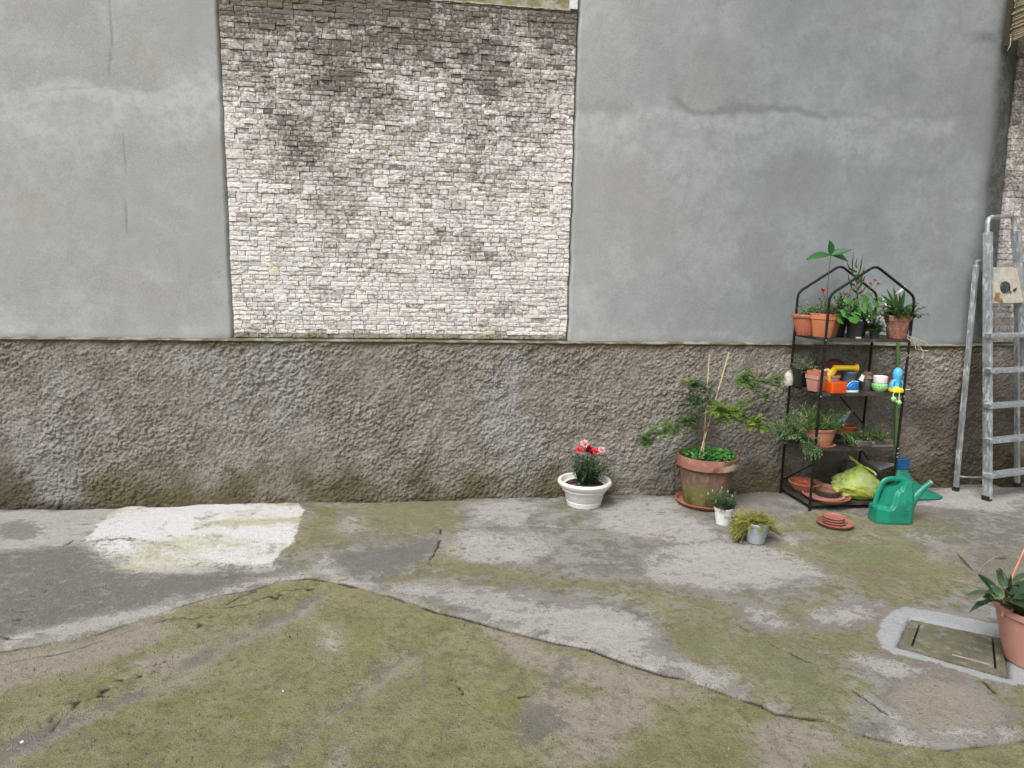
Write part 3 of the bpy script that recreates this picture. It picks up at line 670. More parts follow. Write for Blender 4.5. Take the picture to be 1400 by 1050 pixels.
def build_stone(idx, name, tri):
    vs, fs, at = [], [], []
    for k in idx:
        s = stones[k]; v, f = stone_mesh(*s)
        n = len(vs); vs += v; fs += [tuple(i+n for i in q) for q in f]; at += [(s[8], s[6], s[9], s[7])]*len(v)
    me = bpy.data.meshes.new(name); me.from_pydata(vs, [], fs); me.update()
    a_ = me.attributes.new('m', 'FLOAT_COLOR', 'POINT'); a_.data.foreach_set('color', np.array(at, np.float32).ravel())
    me.materials.append(M_STONE)
    o = bpy.data.objects.new(name, me); COL.objects.link(o); adopt(o, wall); return o
vis = [k for k in range(n_main)]
vis.sort(key=lambda k: -(stones[k][1]-stones[k][0])*(stones[k][3]-stones[k][2]))
for k in vis[:300]: build_stone([k], 'stone', 1)
stuff(build_stone(vis[300:]+list(range(n_main, len(stones))), 'stonework', 1))
# mossy old render and white reveal above the stone panel
t = NT('mossy_render'); n1 = t.noise(6, 6, .65); n2 = t.noise(40, 5, .7)
col = t.mix(t.ss(n1, .42, .58), (.36, .345, .31), (.21, .20, .075)); col = t.mix(t.ss(n2, .5, .7), col, (.12, .11, .07)); t.base(col); t.rough(.9); t.bump(n2, .006)
mb = MB(); mb.box((-.04, WY+.03, 3.248+.22), (2.14, .05, .44)); mb.build('mossy_render', t.m, wall, smooth=False)
mb = MB(); mb.box((1.055, WY+.008, 3.252+.22), (.05, .05, .44)); mb.build('reveal', simple('reveal', (.72, .72, .74), rough=.7, bump=.002), wall, smooth=False)
mb = MB()
for i in range(60):
    x = -1.1+i*.036; mb.box((x, WY+.006+random.uniform(-.003, .003), 3.246+random.uniform(-.001, .002)), (.037, .03, random.uniform(.004, .011)))
mb.build('mortar_bed', simple('pale_mortar', (.52, .49, .42), (.25, .23, .17), nscale=40, rough=.9, bump=.004), wall, smooth=False)

# ================================================================== REED SCREEN, top right, and an unseen slab added to shade the wall
shd = thing('shade_slab', (5.2, 3.6, 3.28), 'unseen dark slab added behind the reed screen to shade the right end of the wall', 'shade_slab')
mb = MB(); mb.box((5.50, 3.29, 3.42), (2.46, 3.08, .16)); mb.box((5.5, 3.29, 3.56), (2.40, 3.0, .12))
mb.build('slab', simple('shade_slab_concrete', (.13, .12, .10), (.08, .075, .06), nscale=5, rough=.9, bump=.004), shd, bevel=.01)
scr = thing('reed_screen', (4.31, 3.3, 3.2), 'weathered straw-coloured reed screen hanging at the top right corner', 'reed screen')
M_REED = simple('reed', (.46, .40, .28), (.30, .25, .16), nscale=22, rough=.7, dirt=.5, dscale=14)
reeds = []
RSX, RSZ = V(1381, 58, WY-.06).x, V(1381, 58, WY-.06).z
zc = RSZ
while zc < RSZ+.5:
    r = random.uniform(.0045, .0085)
    y0 = WY-.05-random.uniform(0, .025); y1 = random.uniform(1.75, 1.85)
    off = random.uniform(-.006, .006)
    reeds.append((zc, r, y0, y1, off)); zc += r*1.75
for (zc, r, y0, y1, off) in reeds:
    mb = MB(); pts = []
    for i in range(9):
        f = i/8; pts.append((RSX+off+random.uniform(-.004, .004)-.02*math.sin(f*9), y0+(y1-y0)*f, zc+random.uniform(-.004, .004)))
    mb.tube(pts, r, 6, tone=random.random()*.7); mb.build('reed', M_REED, scr)
for y in (WY-.09, 4.2, 3.5, 2.8, 2.1):
    mb = MB(); mb.tube([(RSX-.013+.004*math.sin(k*2.1), y+.003*(k % 2), RSZ-.015+k*.013) for k in range(42)], .0022, 4); mb.build('wire', bpy.data.materials.get('wire') or simple('wire', (.03, .028, .025), rough=.6), scr)
mb = MB(); mb.tube([V(1382, 52, 4.75), V(1381, 62, 4.74), V(1377, 70, 4.73)], [.005, .003, .001], 5); mb.build('loose_reed', M_REED, scr)
mb = MB(); mb.box((RSX-.007, WY-.032, RSZ+.28), (.03, .02, .60)); mb.build('edge_batten', simple('batten', (.06, .05, .035), rough=.8), scr, smooth=False)

# ================================================================== MANHOLE
mh = thing('manhole_cover', G(1305, 885), 'mossy rectangular manhole cover ringed by a white painted band, beside the pink pot', 'manhole cover')
M_LID = simple('lid', (.15, .142, .10), (.10, .098, .06), nscale=14, rough=.95, bump=.005, bscale=120, dirt=.6, dirtc=(.28, .27, .24), dscale=20)
def inset(p, k, kx=None):
    c = sum(p, Vector())/4; return [c+(q-c)*k for q in p]
def slab(mb, q, z0, z1):
    mb.add([(p.x, p.y, z0) for p in q]+[(p.x, p.y, z1) for p in q], [(0, 1, 2, 3), (7, 6, 5, 4), (0, 4, 5, 1), (1, 5, 6, 2), (2, 6, 7, 3), (3, 7, 4, 0)])
def lerp(a, b, t): return a+(b-a)*t
def quad(u0, u1, v0, v1):
    f = lambda u, v: lerp(lerp(MH[0], MH[1], u), lerp(MH[3], MH[2], u), v)
    return [f(u0, v0), f(u1, v0), f(u1, v1), f(u0, v1)]
mb = MB()
for a in ((0.01, .112, .01, .99), (.908, .99, .01, .99), (.112, .908, .01, .075), (.112, .908, .845, .99)): slab(mb, quad(*a), -.05, -.006)
mb.build('frame', M_LID, mh, smooth=False)
mb = MB(); slab(mb, quad(.134, .884, .082, .835), -.05, -.003); mb.build('lid', M_LID, mh, smooth=False, bevel=.003)
mb = MB()
q = quad(.128, .892, .085, .825)
mb.tube([lerp(q[3], q[2], .50)+Vector((0, .004, -.001)), lerp(q[3], q[2], .95)+Vector((0, .004, -.001))], .0028, 5); mb.build('metal_edge', simple('worn_metal', (.36, .34, .29), rough=.5, metal=.3), mh)

# ================================================================== shared materials
TERRA = simple('terracotta', (.37, .145, .095), (.28, .105, .07), rough=.75, nscale=14, bump=.001, dirt=.25, dirtc=(.30, .20, .14))
TERRA_OLD = simple('old_terracotta', (.27, .145, .10), (.20, .12, .085), rough=.85, nscale=7, bump=.003, dirt=.75, dirtc=(.11, .105, .045), dscale=5, dth=(.46, .6))
TERRA_CHALK = simple('chalky_terracotta', (.36, .155, .10), (.26, .11, .075), rough=.85, nscale=10, bump=.002, dirt=.6, dirtc=(.45, .33, .27), dscale=16, dth=(.52, .62))
PLASTIC_T = simple('terracotta_plastic', (.43, .15, .09), (.36, .12, .07), rough=.42, nscale=5, dirt=.2, dirtc=(.36, .22, .15))
PLASTIC_P = simple('faded_pink_plastic', (.50, .25, .21), (.43, .205, .165), rough=.5, nscale=5, dirt=.3, dirtc=(.40, .25, .2))
SOIL = simple('soil', (.045, .03, .02), (.02, .015, .01), rough=.95, nscale=90, bump=.008, bscale=110)
BLACKP = simple('black_plastic', (.025, .027, .03), (.018, .019, .02), rough=.4, nscale=8, dirt=.2, dirtc=(.09, .08, .07))
GREYP = simple('grey_plastic', (.34, .37, .40), (.28, .31, .34), rough=.45, nscale=8)
WHITEP = simple('white_plastic', (.80, .80, .80), (.74, .74, .73), rough=.4, nscale=8)
STEM = simple('stem', (.12, .13, .05), (.10, .08, .04), rough=.7, nscale=40)
BARK = simple('twig', (.16, .12, .08), (.10, .07, .05), rough=.8, nscale=60)

def pot_prof(rb, rt, h, rim=.0, rimh=0., wall_=.006, depth=.18):
    """outside up, over the lip, inside down to a floor under the soil"""
    p = [(0, 0), (rb*.92, 0), (rb, h*.02)]
    if rim:
        rm = rb+(rt-rb)*(1-rimh/h); p += [(rb+(rm-rb)*.5, (h-rimh)*.5), (rm, h-rimh-.001), (rm+rim, h-rimh+.001), (rt+rim, h-.003), (rt+rim-.002, h)]
    else: p += [((rb+rt)/2, h/2), (rt, h-.003), (rt-.001, h)]
    p += [(rt-wall_, h), (rt-wall_-.001, h-.004), (rt-wall_-(rt-rb)*depth, h*(1-depth)), (0, h*(1-depth))]
    return p
def soil(parent, c, r, sx=1., sy=1.):
    mb = MB(); n = 20; rows = [(0, .006), (r*.35, .005), (r*.7, .002), (r, -.004)]
    mb.lathe([(a, b+random.uniform(-.002, .002)) for a, b in rows][::-1], c, n, sx, sy, jit=.001)
    for i in range(26):
        a = random.uniform(0, 6.28); q = r*math.sqrt(random.random())*.9; s_ = random.uniform(.004, .010)
        mb.box((c[0]+math.cos(a)*q*sx, c[1]+math.sin(a)*q*sy, c[2]+.003), (s_, s_, s_*.7), Matrix.Rotation(random.random()*3, 3, 'Z'))
    return mb.build('soil', SOIL, parent)
def rdir(zmin=-.2, zmax=1.):
    a = random.uniform(0, 6.2832); z = random.uniform(zmin, zmax); r = math.sqrt(max(0, 1-z*z)); return Vector((math.cos(a)*r, math.sin(a)*r, z))
def sprig(mb, sm, p, d, L, grav, nl, ll, lw, tone=(0, 1), r=.0011, pairs=True, droop=.2, tip=1., wig=.18):
    """a stem with leaves: leaves go in mb, stem in sm"""
    p = Vector(p); d = Vector(d).normalized(); pts = [p.copy()]; n = max(3, nl)
    tn = random.uniform(*tone)
    for i in range(n):
        d = (d+Vector((random.uniform(-wig, wig), random.uniform(-wig, wig), random.uniform(-wig, wig)-grav))*(4./n)).normalized(); p = p+d*(L/n); pts.append(p.copy())
        s = d.cross(Vector((random.uniform(-1, 1), random.uniform(-1, 1), .9))).normalized()
        f = (i+1)/n; k = (1-.35*f)
        for sg in ((1, -1) if pairs else (random.choice((1, -1)),)):
            ld = (s*sg+d*.55+Vector((0, 0, random.uniform(-.1, .35)))).normalized()
            mb.leaf(p, ld, ll*k*random.uniform(.75, 1.2), lw*k, bend=droop, n=2, tone=min(1, max(0, tn+random.uniform(-.22, .22))))
    mb.leaf(p, d, ll*.8*tip, lw*.7, bend=droop, n=2, tone=min(1, tn+.2))
    sm.tube(pts[::max(1, n//5)]+[pts[-1]], r, 4, caps=False)
    return pts[-1]
def ribbed(c, rt, rb, h, name_mat, root, sx=1., sy=1., nrib=30, saucer=True):
    mb = MB()
    prof = [(0, 0), (rb*.9, 0), (rb, .004), (rb+(rt-rb)*.35, h*.3), (rb+(rt-rb)*.75, h*.62), (rt*.965, h*.80), (rt*1.0, h*.82), (rt*1.06, h*.86), (rt*1.08, h*.97), (rt*1.05, h), (rt*.97, h), (rt*.93, h*.94), (rt*.88, h*.75), (0, h*.75)]
    mb.lathe(prof, c, 120, sx, sy, rib=.0045, nrib=nrib, zr=(.005, h*.79)); return mb.build('pot', name_mat, root)

# ================================================================== PLANT RACK
RX0, RX1, RYF, RYB = 2.728, 3.338, 4.372, 4.762
rack = thing('plant_rack', ((RX0+RX1)/2, (RYF+RYB)/2, 0), 'black metal plant rack with two gabled frames and four shelves of pots', 'plant rack')
BM = simple('black_metal', (.007, .007, .008), (.012, .011, .010), rough=.5, spec=.25, nscale=30, dirt=.12, dirtc=(.10, .06, .04), dscale=25)
def arc_pts(path, rad, n=5):
    out = [path[0]]
    for a, b, c in zip(path, path[1:], path[2:]):
        a, b, c = Vector(a), Vector(b), Vector(c); d1 = (a-b).normalized(); d2 = (c-b).normalized()
        p, q = b+d1*rad, b+d2*rad
        for i in range(n+1):
            t_ = i/n; out.append(p*(1-t_)**2+b*2*t_*(1-t_)+q*t_**2)
    return [Vector(p) for p in out]+[Vector(path[-1])]
ZB, ZA = 1.475, 1.672
for Y in (RYF, RYB):
    # two legs and a gabled top bent from one tube
    path = [(RX0, Y, 0), (RX0, Y, ZB), ((RX0+RX1)/2, Y, ZA), (RX1, Y, ZB), (RX1, Y, 0)]
    mb = MB(); mb.tube(arc_pts(path, .042), .0088, 10); mb.build('gabled_frame', BM, rack)
SH = [.052, .44, .82, 1.185]
for k, z in enumerate(SH):
    mb = MB()
    nx, ny = 26, 14; x0, x1, y0, y1 = RX0+.008, RX1-.008, RYF+.004, RYB-.004
    # sheet with a rolled rim
    mb.box(((x0+x1)/2, (y0+y1)/2, z), (x1-x0, y1-y0, .003))
    for (c, s_) in ((((x0+x1)/2, y0, z-.006), (x1-x0, .004, .024)), (((x0+x1)/2, y1, z-.006), (x1-x0, .004, .024)), ((x0, (y0+y1)/2, z-.006), (.004, y1-y0-.006, .024)), ((x1, (y0+y1)/2, z-.006), (.004, y1-y0-.006, .024))): mb.box(c, s_)
    mb.build('shelf', simple('shelf_sheet', (.030, .026, .024), (.06, .053, .047), rough=.5, nscale=12, dirt=.5, dirtc=(.13, .11, .09), dscale=18) if k == 0 else bpy.data.materials['shelf_sheet'], rack, smooth=False)
for a_, b_ in (((RX0-.002, RYB, .10), (RX0-.002, RYF, .33)), ((RX1, RYB, .33), (RX1, RYF, .10)), ((RX0+.33, RYB+.003, .80), (RX1, RYB+.003, .52))):
    mb = MB(); mb.tube([a_, b_], .0048, 6); mb.build('brace', BM, rack)
for x in (RX0, RX1):
    for z in (1.178, .80, .435, .40, .375):
        mb = MB(); mb.lathe([(0, -.005), (.0045, -.005), (.0045, 0), (.003, .002), (0, .003)], (x, RYF-.011, z), 8, rot=Matrix.Rotation(math.pi/2, 3, 'X')); mb.build('bolt', simple('bolt', (.6, .58, .52), rough=.35, metal=.7) if 'bolt' not in bpy.data.materials else bpy.data.materials['bolt'], rack)

# ------------------------------------------------------------------ top shelf
T1 = SH[3]+.0025
def XA(px, py, Y): return V(px, py, Y).x
def potted(name, px, py, Y, z, label, cat='potted plant', group=None, px_is_x=False):
    x = px if px_is_x else XA(px, py, Y)
    return thing(name, (x, Y, z), label, cat, group), Vector((x, Y, z))
# oval ribbed planter with light green succulent
r_, c = potted('oval_planter', 1107, 445, 4.60, T1, 'ribbed oval terracotta planter with pale green plant, at the left of the top shelf')
ribbed(c, .125, .085, .145, PLASTIC_T, r_, 1, .62, 34); soil(r_, c+Vector((0, 0, .118)), .11, 1, .6)
LM_PALE = leafmat('pale_leaf', (.16, .27, .07), (.26, .38, .13), (.36, .42, .18))
mb, sm = MB(), MB()
for i in range(62): sprig(mb, sm, c+Vector((random.uniform(0, .10), random.uniform(-.03, .05), .115)), rdir(.3, 1)+Vector((0, 0, .5)), random.uniform(.04, .12), .1, 5, .034, .020)
stuff(mb.build('foliage', LM_PALE, r_)); stuff(sm.build('stems', STEM, r_))
# square pot with red flower and tall seedling
r_, c = potted('square_pot', 1128, 450, 4.502, T1, 'square terracotta pot with a red flower and a tall three-leaved seedling on the top shelf')
def square_pot(root, c, wt, wb, h, mat, rot=0., rim=True, name='pot', z0=0.):
    mb = MB(); R = Matrix.Rotation(rot, 3, 'Z')
    lv = [(wb/2*.97, 0), (wb/2, .003)]
    if rim: lv += [(wb/2+(wt-wb)/2*.74, h*.74), (wt/2*.95, h*.745), (wt/2, h*.76), (wt/2*1.01, h)]
    else: lv += [(wt/2, h)]
    lv += [(wt/2*.93, h), (wt/2*.90, h*.86), (0.001, h*.86)]
    vs = []; fs = []
    rr = .12
    def sq(s): 
        k = s*rr; out = []
        for sx_, sy_ in ((1, 1), (-1, 1), (-1, -1), (1, -1)):
            a, b = (s*sx_, (s-k)*sy_), ((s-k)*sx_, s*sy_)
            out += [a, b] if sx_*sy_ > 0 else [b, a]
        return out
    for s, z in lv: vs += [c+R @ Vector((p[0], p[1], z+z0)) for p in sq(s)]
    for i in range(len(lv)-1): fs += [(i*8+k, i*8+(k+1) % 8, (i+1)*8+(k+1) % 8, (i+1)*8+k) for k in range(8)]
    fs.append(tuple(range(7, -1, -1)))
    mb.add(vs, fs); return mb.build(name, mat, root, angle=30, bevel=.0015)
square_pot(r_, c, .166, .120, .160, simple('orange_terracotta', (.52, .19, .09), (.45, .155, .07), rough=.55, nscale=6, dirt=.15), math.radians(40))
soil(r_, c+Vector((0, 0, .138)), .072)
LM_MID = leafmat('mid_leaf', (.04, .12, .03), (.11, .24, .06), (.22, .32, .10))
LM_GREY = leafmat('greygreen_leaf', (.13, .20, .12), (.22, .29, .18))
mb, sm = MB(), MB()
for i in range(46):
    a = rdir(.5, 1); sprig(mb, sm, c+Vector((random.uniform(-.06, .0), random.uniform(-.04, .04), .14)), a, random.uniform(.05, .13), .05, 6, .026, .009)
for i in range(16): sprig(mb, sm, c+Vector((random.uniform(0, .06), random.uniform(-.04, .04), .14)), rdir(.2, 1), random.uniform(.03, .08), .15, 4, .018, .012, (.4, 1))
stuff(mb.build('foliage', LM_GREY, r_)); stuff(sm.build('stems', STEM, r_))
RED = leafmat('red_petal', (.42, .01, .03), (.60, .03, .06), rough=.6)
PINKP = leafmat('pink_petal', (.80, .42, .48), (.85, .62, .65), rough=.6)
CORAL = leafmat('coral_petal', (.72, .06, .08), (.78, .16, .15), rough=.6)
def ruffle(parent, c, r, mat, n=16, facing=None, name='flower'):
    mb = MB(); f = (facing or Vector((0, -.6, .8))).normalized(); q = f.to_track_quat('Z', 'Y').to_matrix()
    for lay in range(3):
        for i in range(n-lay*4):
            a = 2*math.pi*i/(n-lay*4)+lay*.3; tilt = .25+lay*.45
            d = q @ Vector((math.cos(a)*math.cos(tilt), math.sin(a)*math.cos(tilt), math.sin(tilt)))
            mb.leaf(c, d, r*(1-.16*lay)*random.uniform(.85, 1.15), r*.55, up=f, bend=random.uniform(-.2, .3), fold=random.uniform(-.5, .5), n=3, tone=random.random(), shape=.55)
    return mb.build(name, mat, parent)
fp = V(1125, 397, 4.42); mb = MB(); mb.tube([c+Vector((-.02, 0, .14)), (fp+c+Vector((0, 0, .14)))/2+Vector((.008, 0, 0)), fp], .0016, 5); mb.build('flower_stem', STEM, r_)
ruffle(r_, fp, .020, RED, 12)
mb = MB(); p0 = c+Vector((.0, .02, .13)); p1 = V(1136, 349, 4.44); mb.tube([p0, lerp(p0, p1, .35)+Vector((.004, 0, 0)), lerp(p0, p1, .7)+Vector((-.003, 0, 0)), p1], [.0028, .0024, .002, .0018], 6); mb.build('seedling_stem', STEM, r_)
LM_BROAD = leafmat('broad_leaf', (.035, .12, .04), (.06, .17, .06), rough=.4, trans=.2)
for tip, wd, bd in (((1104, 354), .052, .5), ((1134, 330), .060, .1), ((1158, 356), .082, .5), ((1164, 341), .045, .3), ((1147, 342), .045, .2)):
    q = V(*tip, 4.40+random.uniform(0, .06)); d = q-p1; mb = MB(); mb.leaf(p1, d+Vector((0, 0, bd*d.length*.5)), d.length*1.08, wd, bend=bd, n=8, fold=.25, tone=random.random(), shape=.9, up=Vector((0, -.7, .7))); mb.build('leaf', LM_BROAD, r_)
# dark pot behind
r_, c = potted('grey_pot', 1146, 445, 4.58, T1, 'dark grey round pot with pink-brown flowers behind the square pot on the top shelf')
mb = MB(); mb.lathe(pot_prof(.042, .06, .135, .003, .02), c, 28); mb.build('pot', simple('dark_grey_plastic', (.07, .075, .08), rough=.45), r_); soil(r_, c+Vector((0, 0, .115)), .052)
mb, sm = MB(), MB()
for i in range(60): sprig(mb, sm, c+Vector((random.uniform(-.03, .03), random.uniform(-.03, .03), .115)), rdir(.25, 1)+Vector((0, 0, .3)), random.uniform(.06, .19), .1, 7, .030, .018, (0, .95))
stuff(mb.build('foliage', LM_MID, r_)); stuff(sm.build('stems', STEM, r_))
BROWNFL = leafmat('dry_petal', (.30, .14, .09), (.45, .27, .19), rough=.8)
for p in ((1163, 396), (1158, 402), (1150, 405), (1170, 392)):
    q = V(*p, 4.55); sm = MB(); sm.tube([c+Vector((0, 0, .12)), lerp(c, q, .6)+Vector((.01, 0, .06)), q], .0015, 4); sm.build('flower_stem', STEM, r_); ruffle(r_, q, random.uniform(.014, .021), BROWNFL, 10)
# black pot with big round leaves
r_, c = potted('black_pot', 1169, 450, 4.44, T1, 'black round pot of broad-leaved geranium with a white tag, middle of the top shelf')
mb = MB(); mb.lathe(pot_prof(.045, .058, .118, .003, .022), c, 30); mb.build('pot', BLACKP, r_); soil(r_, c+Vector((0, 0, .10)), .05)
LM_GER = leafmat('geranium_leaf', (.07, .22, .045), (.14, .33, .09), rough=.5)
def round_leaf(parent, p, nrm, r, mat, tone, sm, root, sectors=11):
    mb = MB(); nrm = nrm.normalized(); q = nrm.to_track_quat('Z', 'Y').to_matrix(); vs = [p]
    a0 = random.uniform(0, 6)
    for ring in (.5, 1.):
        for k in range(sectors):
            a = a0+.35+(6.2832-.7)*k/(sectors-1)
            rr = r*ring*(1+.09*math.cos(a*5)*ring); vs.append(p+q @ Vector((math.cos(a)*rr, math.sin(a)*rr, -.18*r*ring*ring+.06*r*math.sin(a*5)*ring)))
    fs = [(0, 1+k, 2+k) for k in range(sectors-1)]+[(1+k, 1+sectors+k, 2+sectors+k, 2+k) for k in range(sectors-1)]
    mb.add(vs, fs, tone); mb.build('leaf', mat, parent, angle=180)
    sm.tube([root, lerp(root, p, .55)+Vector((0, 0, .01)), p], .0014, 4, caps=False)
sm = MB()
for (px, py, dy, r) in ((1158, 428, -.05, .034), (1168, 434, -.08, .030), (1176, 424, -.07, .034), (1186, 420, -.05, .030), (1193, 428, -.04, .028), (1170, 416, -.02, .028), (1182, 408, .02, .026), (1198, 415, .0, .026), (1160, 412, .04, .024), (1190, 403, .05, .024), (1204, 409, .06, .022), (1150, 436, -.03, .026)):
    p = V(px, py, 4.44+dy); round_leaf(r_, p, Vector((random.uniform(-.4, .4), -.85, random.uniform(.3, .9))), r*random.uniform(1.15, 1.45), LM_GER, random.random(), sm, c+Vector((random.uniform(-.02, .02), 0, .1)))
mb = MB()
for i in range(60): sprig(mb, sm, c+Vector((random.uniform(-.03, .04), random.uniform(-.03, .04), .10)), rdir(.2, 1)+Vector((.15, 0, .3)), random.uniform(.08, .22), .1, 6, .036, .026, (0, .95))
stuff(mb.build('foliage', LM_MID, r_)); stuff(sm.build('stems', STEM, r_))
for p in ((1196, 383), (1190, 388), (1201, 388), (1178, 398)):
    q = V(*p, 4.46); sm = MB(); sm.tube([c+Vector((.01, 0, .12)), lerp(c, q, .6)+Vector((-.01, 0, .05)), q], .0015, 4); sm.build('flower_stem', STEM, r_); ruffle(r_, q, .017, BROWNFL, 10)
mb = MB(); mb.box(c+Vector((-.005, -.047, .125)), (.045, .0015, .045), Matrix.Rotation(.4, 3, 'Y')@Matrix.Rotation(-.3, 3, 'X')); mb.build('plant_tag', WHITEP, r_, smooth=False)
# tall aloe behind
r_, c = potted('aloe_pot', 1176, 445, 4.66, T1, 'tall spiky aloe rising behind the gabled frames at the back of the top shelf')
mb = MB(); mb.lathe(pot_prof(.038, .05, .10, .003, .02), c, 24); mb.build('pot', BLACKP, r_); soil(r_, c+Vector((0, 0, .085)), .042)
LM_ALOE = leafmat('aloe_leaf', (.04, .085, .03), (.08, .13, .05), rough=.45)
base = V(1172, 400, 4.64); mb = MB(); mb.tube([c+Vector((0, 0, .08)), lerp(c, base, .6)+Vector((.005, 0, 0)), base, V(1171, 375, 4.64)], [.006, .0055, .005, .004], 6); mb.build('trunk', simple('aloe_trunk', (.10, .11, .05), (.07, .06, .035)), r_)
for (bx, by), (tx_, ty_), wd in (((1171, 385), (1167, 344), .011), ((1172, 378), (1179, 350), .012), ((1171, 372), (1159, 356), .009), ((1172, 388), (1182, 366), .012), ((1171, 392), (1160, 374), .011), ((1172, 396), (1183, 377), .012), ((1171, 366), (1172, 352), .009), ((1172, 400), (1163, 385), .011), ((1172, 402), (1184, 390), .011)):
    a, b = V(bx, by, 4.64), V(tx_, ty_, 4.62+random.uniform(-.03, .03)); mb = MB(); mb.tube([a, lerp(a, b, .3)+Vector(((b.x-a.x)*.35, 0, 0)), lerp(a, b, .7)+Vector(((b.x-a.x)*.2, 0, 0)), b], [wd*.8, wd*.72, wd*.5, .0010], 6, tone=random.random(), squash=.45); mb.build('leaf', LM_ALOE, r_)
# small pot with white flowers
r_, c = potted('small_dark_pot', 1196, 452, 4.45, T1, 'small dark pot with tiny white flowers between the black pot and the right terracotta pot')
mb = MB(); mb.lathe(pot_prof(.026, .038, .062, .002, .012), c, 24); mb.build('pot', simple('slate_plastic', (.06, .07, .075), rough=.5), r_); soil(r_, c+Vector((0, 0, .052)), .03)
mb, sm, wf = MB(), MB(), MB()
LM_DARK = leafmat('dark_leaf', (.025, .07, .02), (.07, .14, .045), (.17, .24, .09))
for i in range(46):
    e = sprig(mb, sm, c+Vector((random.uniform(-.02, .02), random.uniform(-.02, .02), .055)), rdir(-.1, .9)+Vector((0, 0, .2)), random.uniform(.04, .12), .12, 6, .024, .015, (0, .9))
for px, py in ((1188, 432), (1192, 434), (1200, 433), (1203, 432), (1206, 434), (1208, 438), (1204, 437), (1187, 440), (1210, 445), (1209, 442), (1185, 437)):
    q = V(px, py, 4.37); 
    for k in range(5):
        a = k*1.2566; wf.leaf(q, Vector((math.cos(a), -.3, math.sin(a))), .009, .007, up=Vector((0, -1, 0)), n=2, bend=0)
stuff(mb.build('foliage', LM_DARK, r_)); stuff(sm.build('stems', STEM, r_)); stuff(wf.build('blossom', leafmat('white_petal', (.75, .75, .68), (.8, .8, .75)), r_))
# right terracotta with peace lily
r_, c = potted('terracotta_pot', 1227, 450, 4.45, T1, 'chalk-stained terracotta pot with a peace lily at the right end of the top shelf')
mb = MB(); mb.lathe(pot_prof(.060, .088, .155, .005, .036, .008), c, 40); mb.build('pot', TERRA_CHALK, r_); soil(r_, c+Vector((0, 0, .135)), .072)
mb, sm = MB(), MB()
for i in range(110): sprig(mb, sm, c+Vector((random.uniform(-.06, .06), random.uniform(-.06, .06), .135)), rdir(.1, .9)+Vector((0, 0, .3)), random.uniform(.04, .14), .12, 6, .028, .018, (0, 1))
stuff(mb.build('foliage', LM_DARK, r_)); stuff(sm.build('stems', STEM, r_))
LM_LILY = leafmat('lily_leaf', (.04, .12, .04), (.09, .20, .07), rough=.35)
for tip, wd, bd in (((1208, 404), .035, .5), ((1214, 398), .03, .3), ((1222, 396), .03, .1), ((1230, 404), .03, .3), ((1250, 412), .028, .9), ((1248, 424), .025, .9), ((1240, 418), .03, .6), ((1207, 417), .03, .7), ((1236, 400), .028, .2), ((1218, 408), .034, .4)):
    q = V(*tip, 4.43+random.uniform(-.06, .06)); d = q-(c+Vector((0, 0, .14))); mb = MB(); mb.leaf(c+Vector((0, 0, .14)), d+Vector((0, 0, bd*d.length*.5)), d.length*1.1, wd, bend=bd, n=8, fold=.2, tone=random.random(), up=Vector((0, -.8, .6)), shape=1.3); mb.build('leaf', LM_LILY, r_)
q0 = V(1224, 402, 4.42); q1 = V(1235, 392, 4.41); mb = MB(); mb.leaf(q0, q1-q0, (q1-q0).length*1.25, .020, up=Vector((0, -1, .2)), bend=.1, fold=.5, n=7); mb.build('spathe', bpy.data.materials['white_petal'], r_)
mb = MB(); mb.tube([c+Vector((0, 0, .14)), q0], .002, 5); mb.build('flower_stem', STEM, r_)
for px, py in ((1207, 408), (1210, 414)):
    q = V(px, py, 4.40); mb = MB(); mb.leaf(q, Vector((.3, -.2, -.9)), .022, .012, up=Vector((0, -1, 0)), n=4, bend=0); mb.build('spathe', bpy.data.materials['white_petal'], r_)
# pale chip on the shelf edge
mb = MB(); p = G(1149, 459, T1); mb.box((p.x, RYF+.02, T1+.006), (.035, .018, .011), Matrix.Rotation(.2, 3, 'Z')); tag(mb.build('pebble', simple('chalk', (.7, .62, .55)), None, bevel=.003), 'pale pinkish chip lying on the front edge of the top shelf', 'pebble')
# twine tied to the corner
M_TW = simple('twine', (.62, .50, .42), (.48, .38, .30), rough=.9, nscale=90)
tw = thing('twine_bow', (RX1, RYF, 1.18), 'loose beige twine bow tied at the right front corner of the top shelf', 'twine')
for path in ([(1240, 458), (1248, 462), (1262, 466), (1271, 472), (1270, 479), (1260, 479), (1252, 477), (1250, 466), (1244, 461)], [(1250, 463), (1256, 472), (1262, 480), (1261, 489), (1264, 494)], [(1253, 464), (1256, 478), (1268, 480)], [(1240, 458), (1246, 462), (1251, 461)], [(1240, 482), (1240, 488), (1243, 485)]):
    mb = MB(); pts = [V(px, py, RYF-.022+.010*math.sin(i*1.9)) for i, (px, py) in enumerate(path)]; mb.tube(pts, .0021, 5); mb.build('strand', M_TW, tw)
mb = MB()
for k in range(4): mb.lathe([(.0125, -.0015), (.0145, 0), (.0125, .0015)], (RX1, RYF, 1.186+k*.0032), 12)
mb.build('wrapping', M_TW, tw)

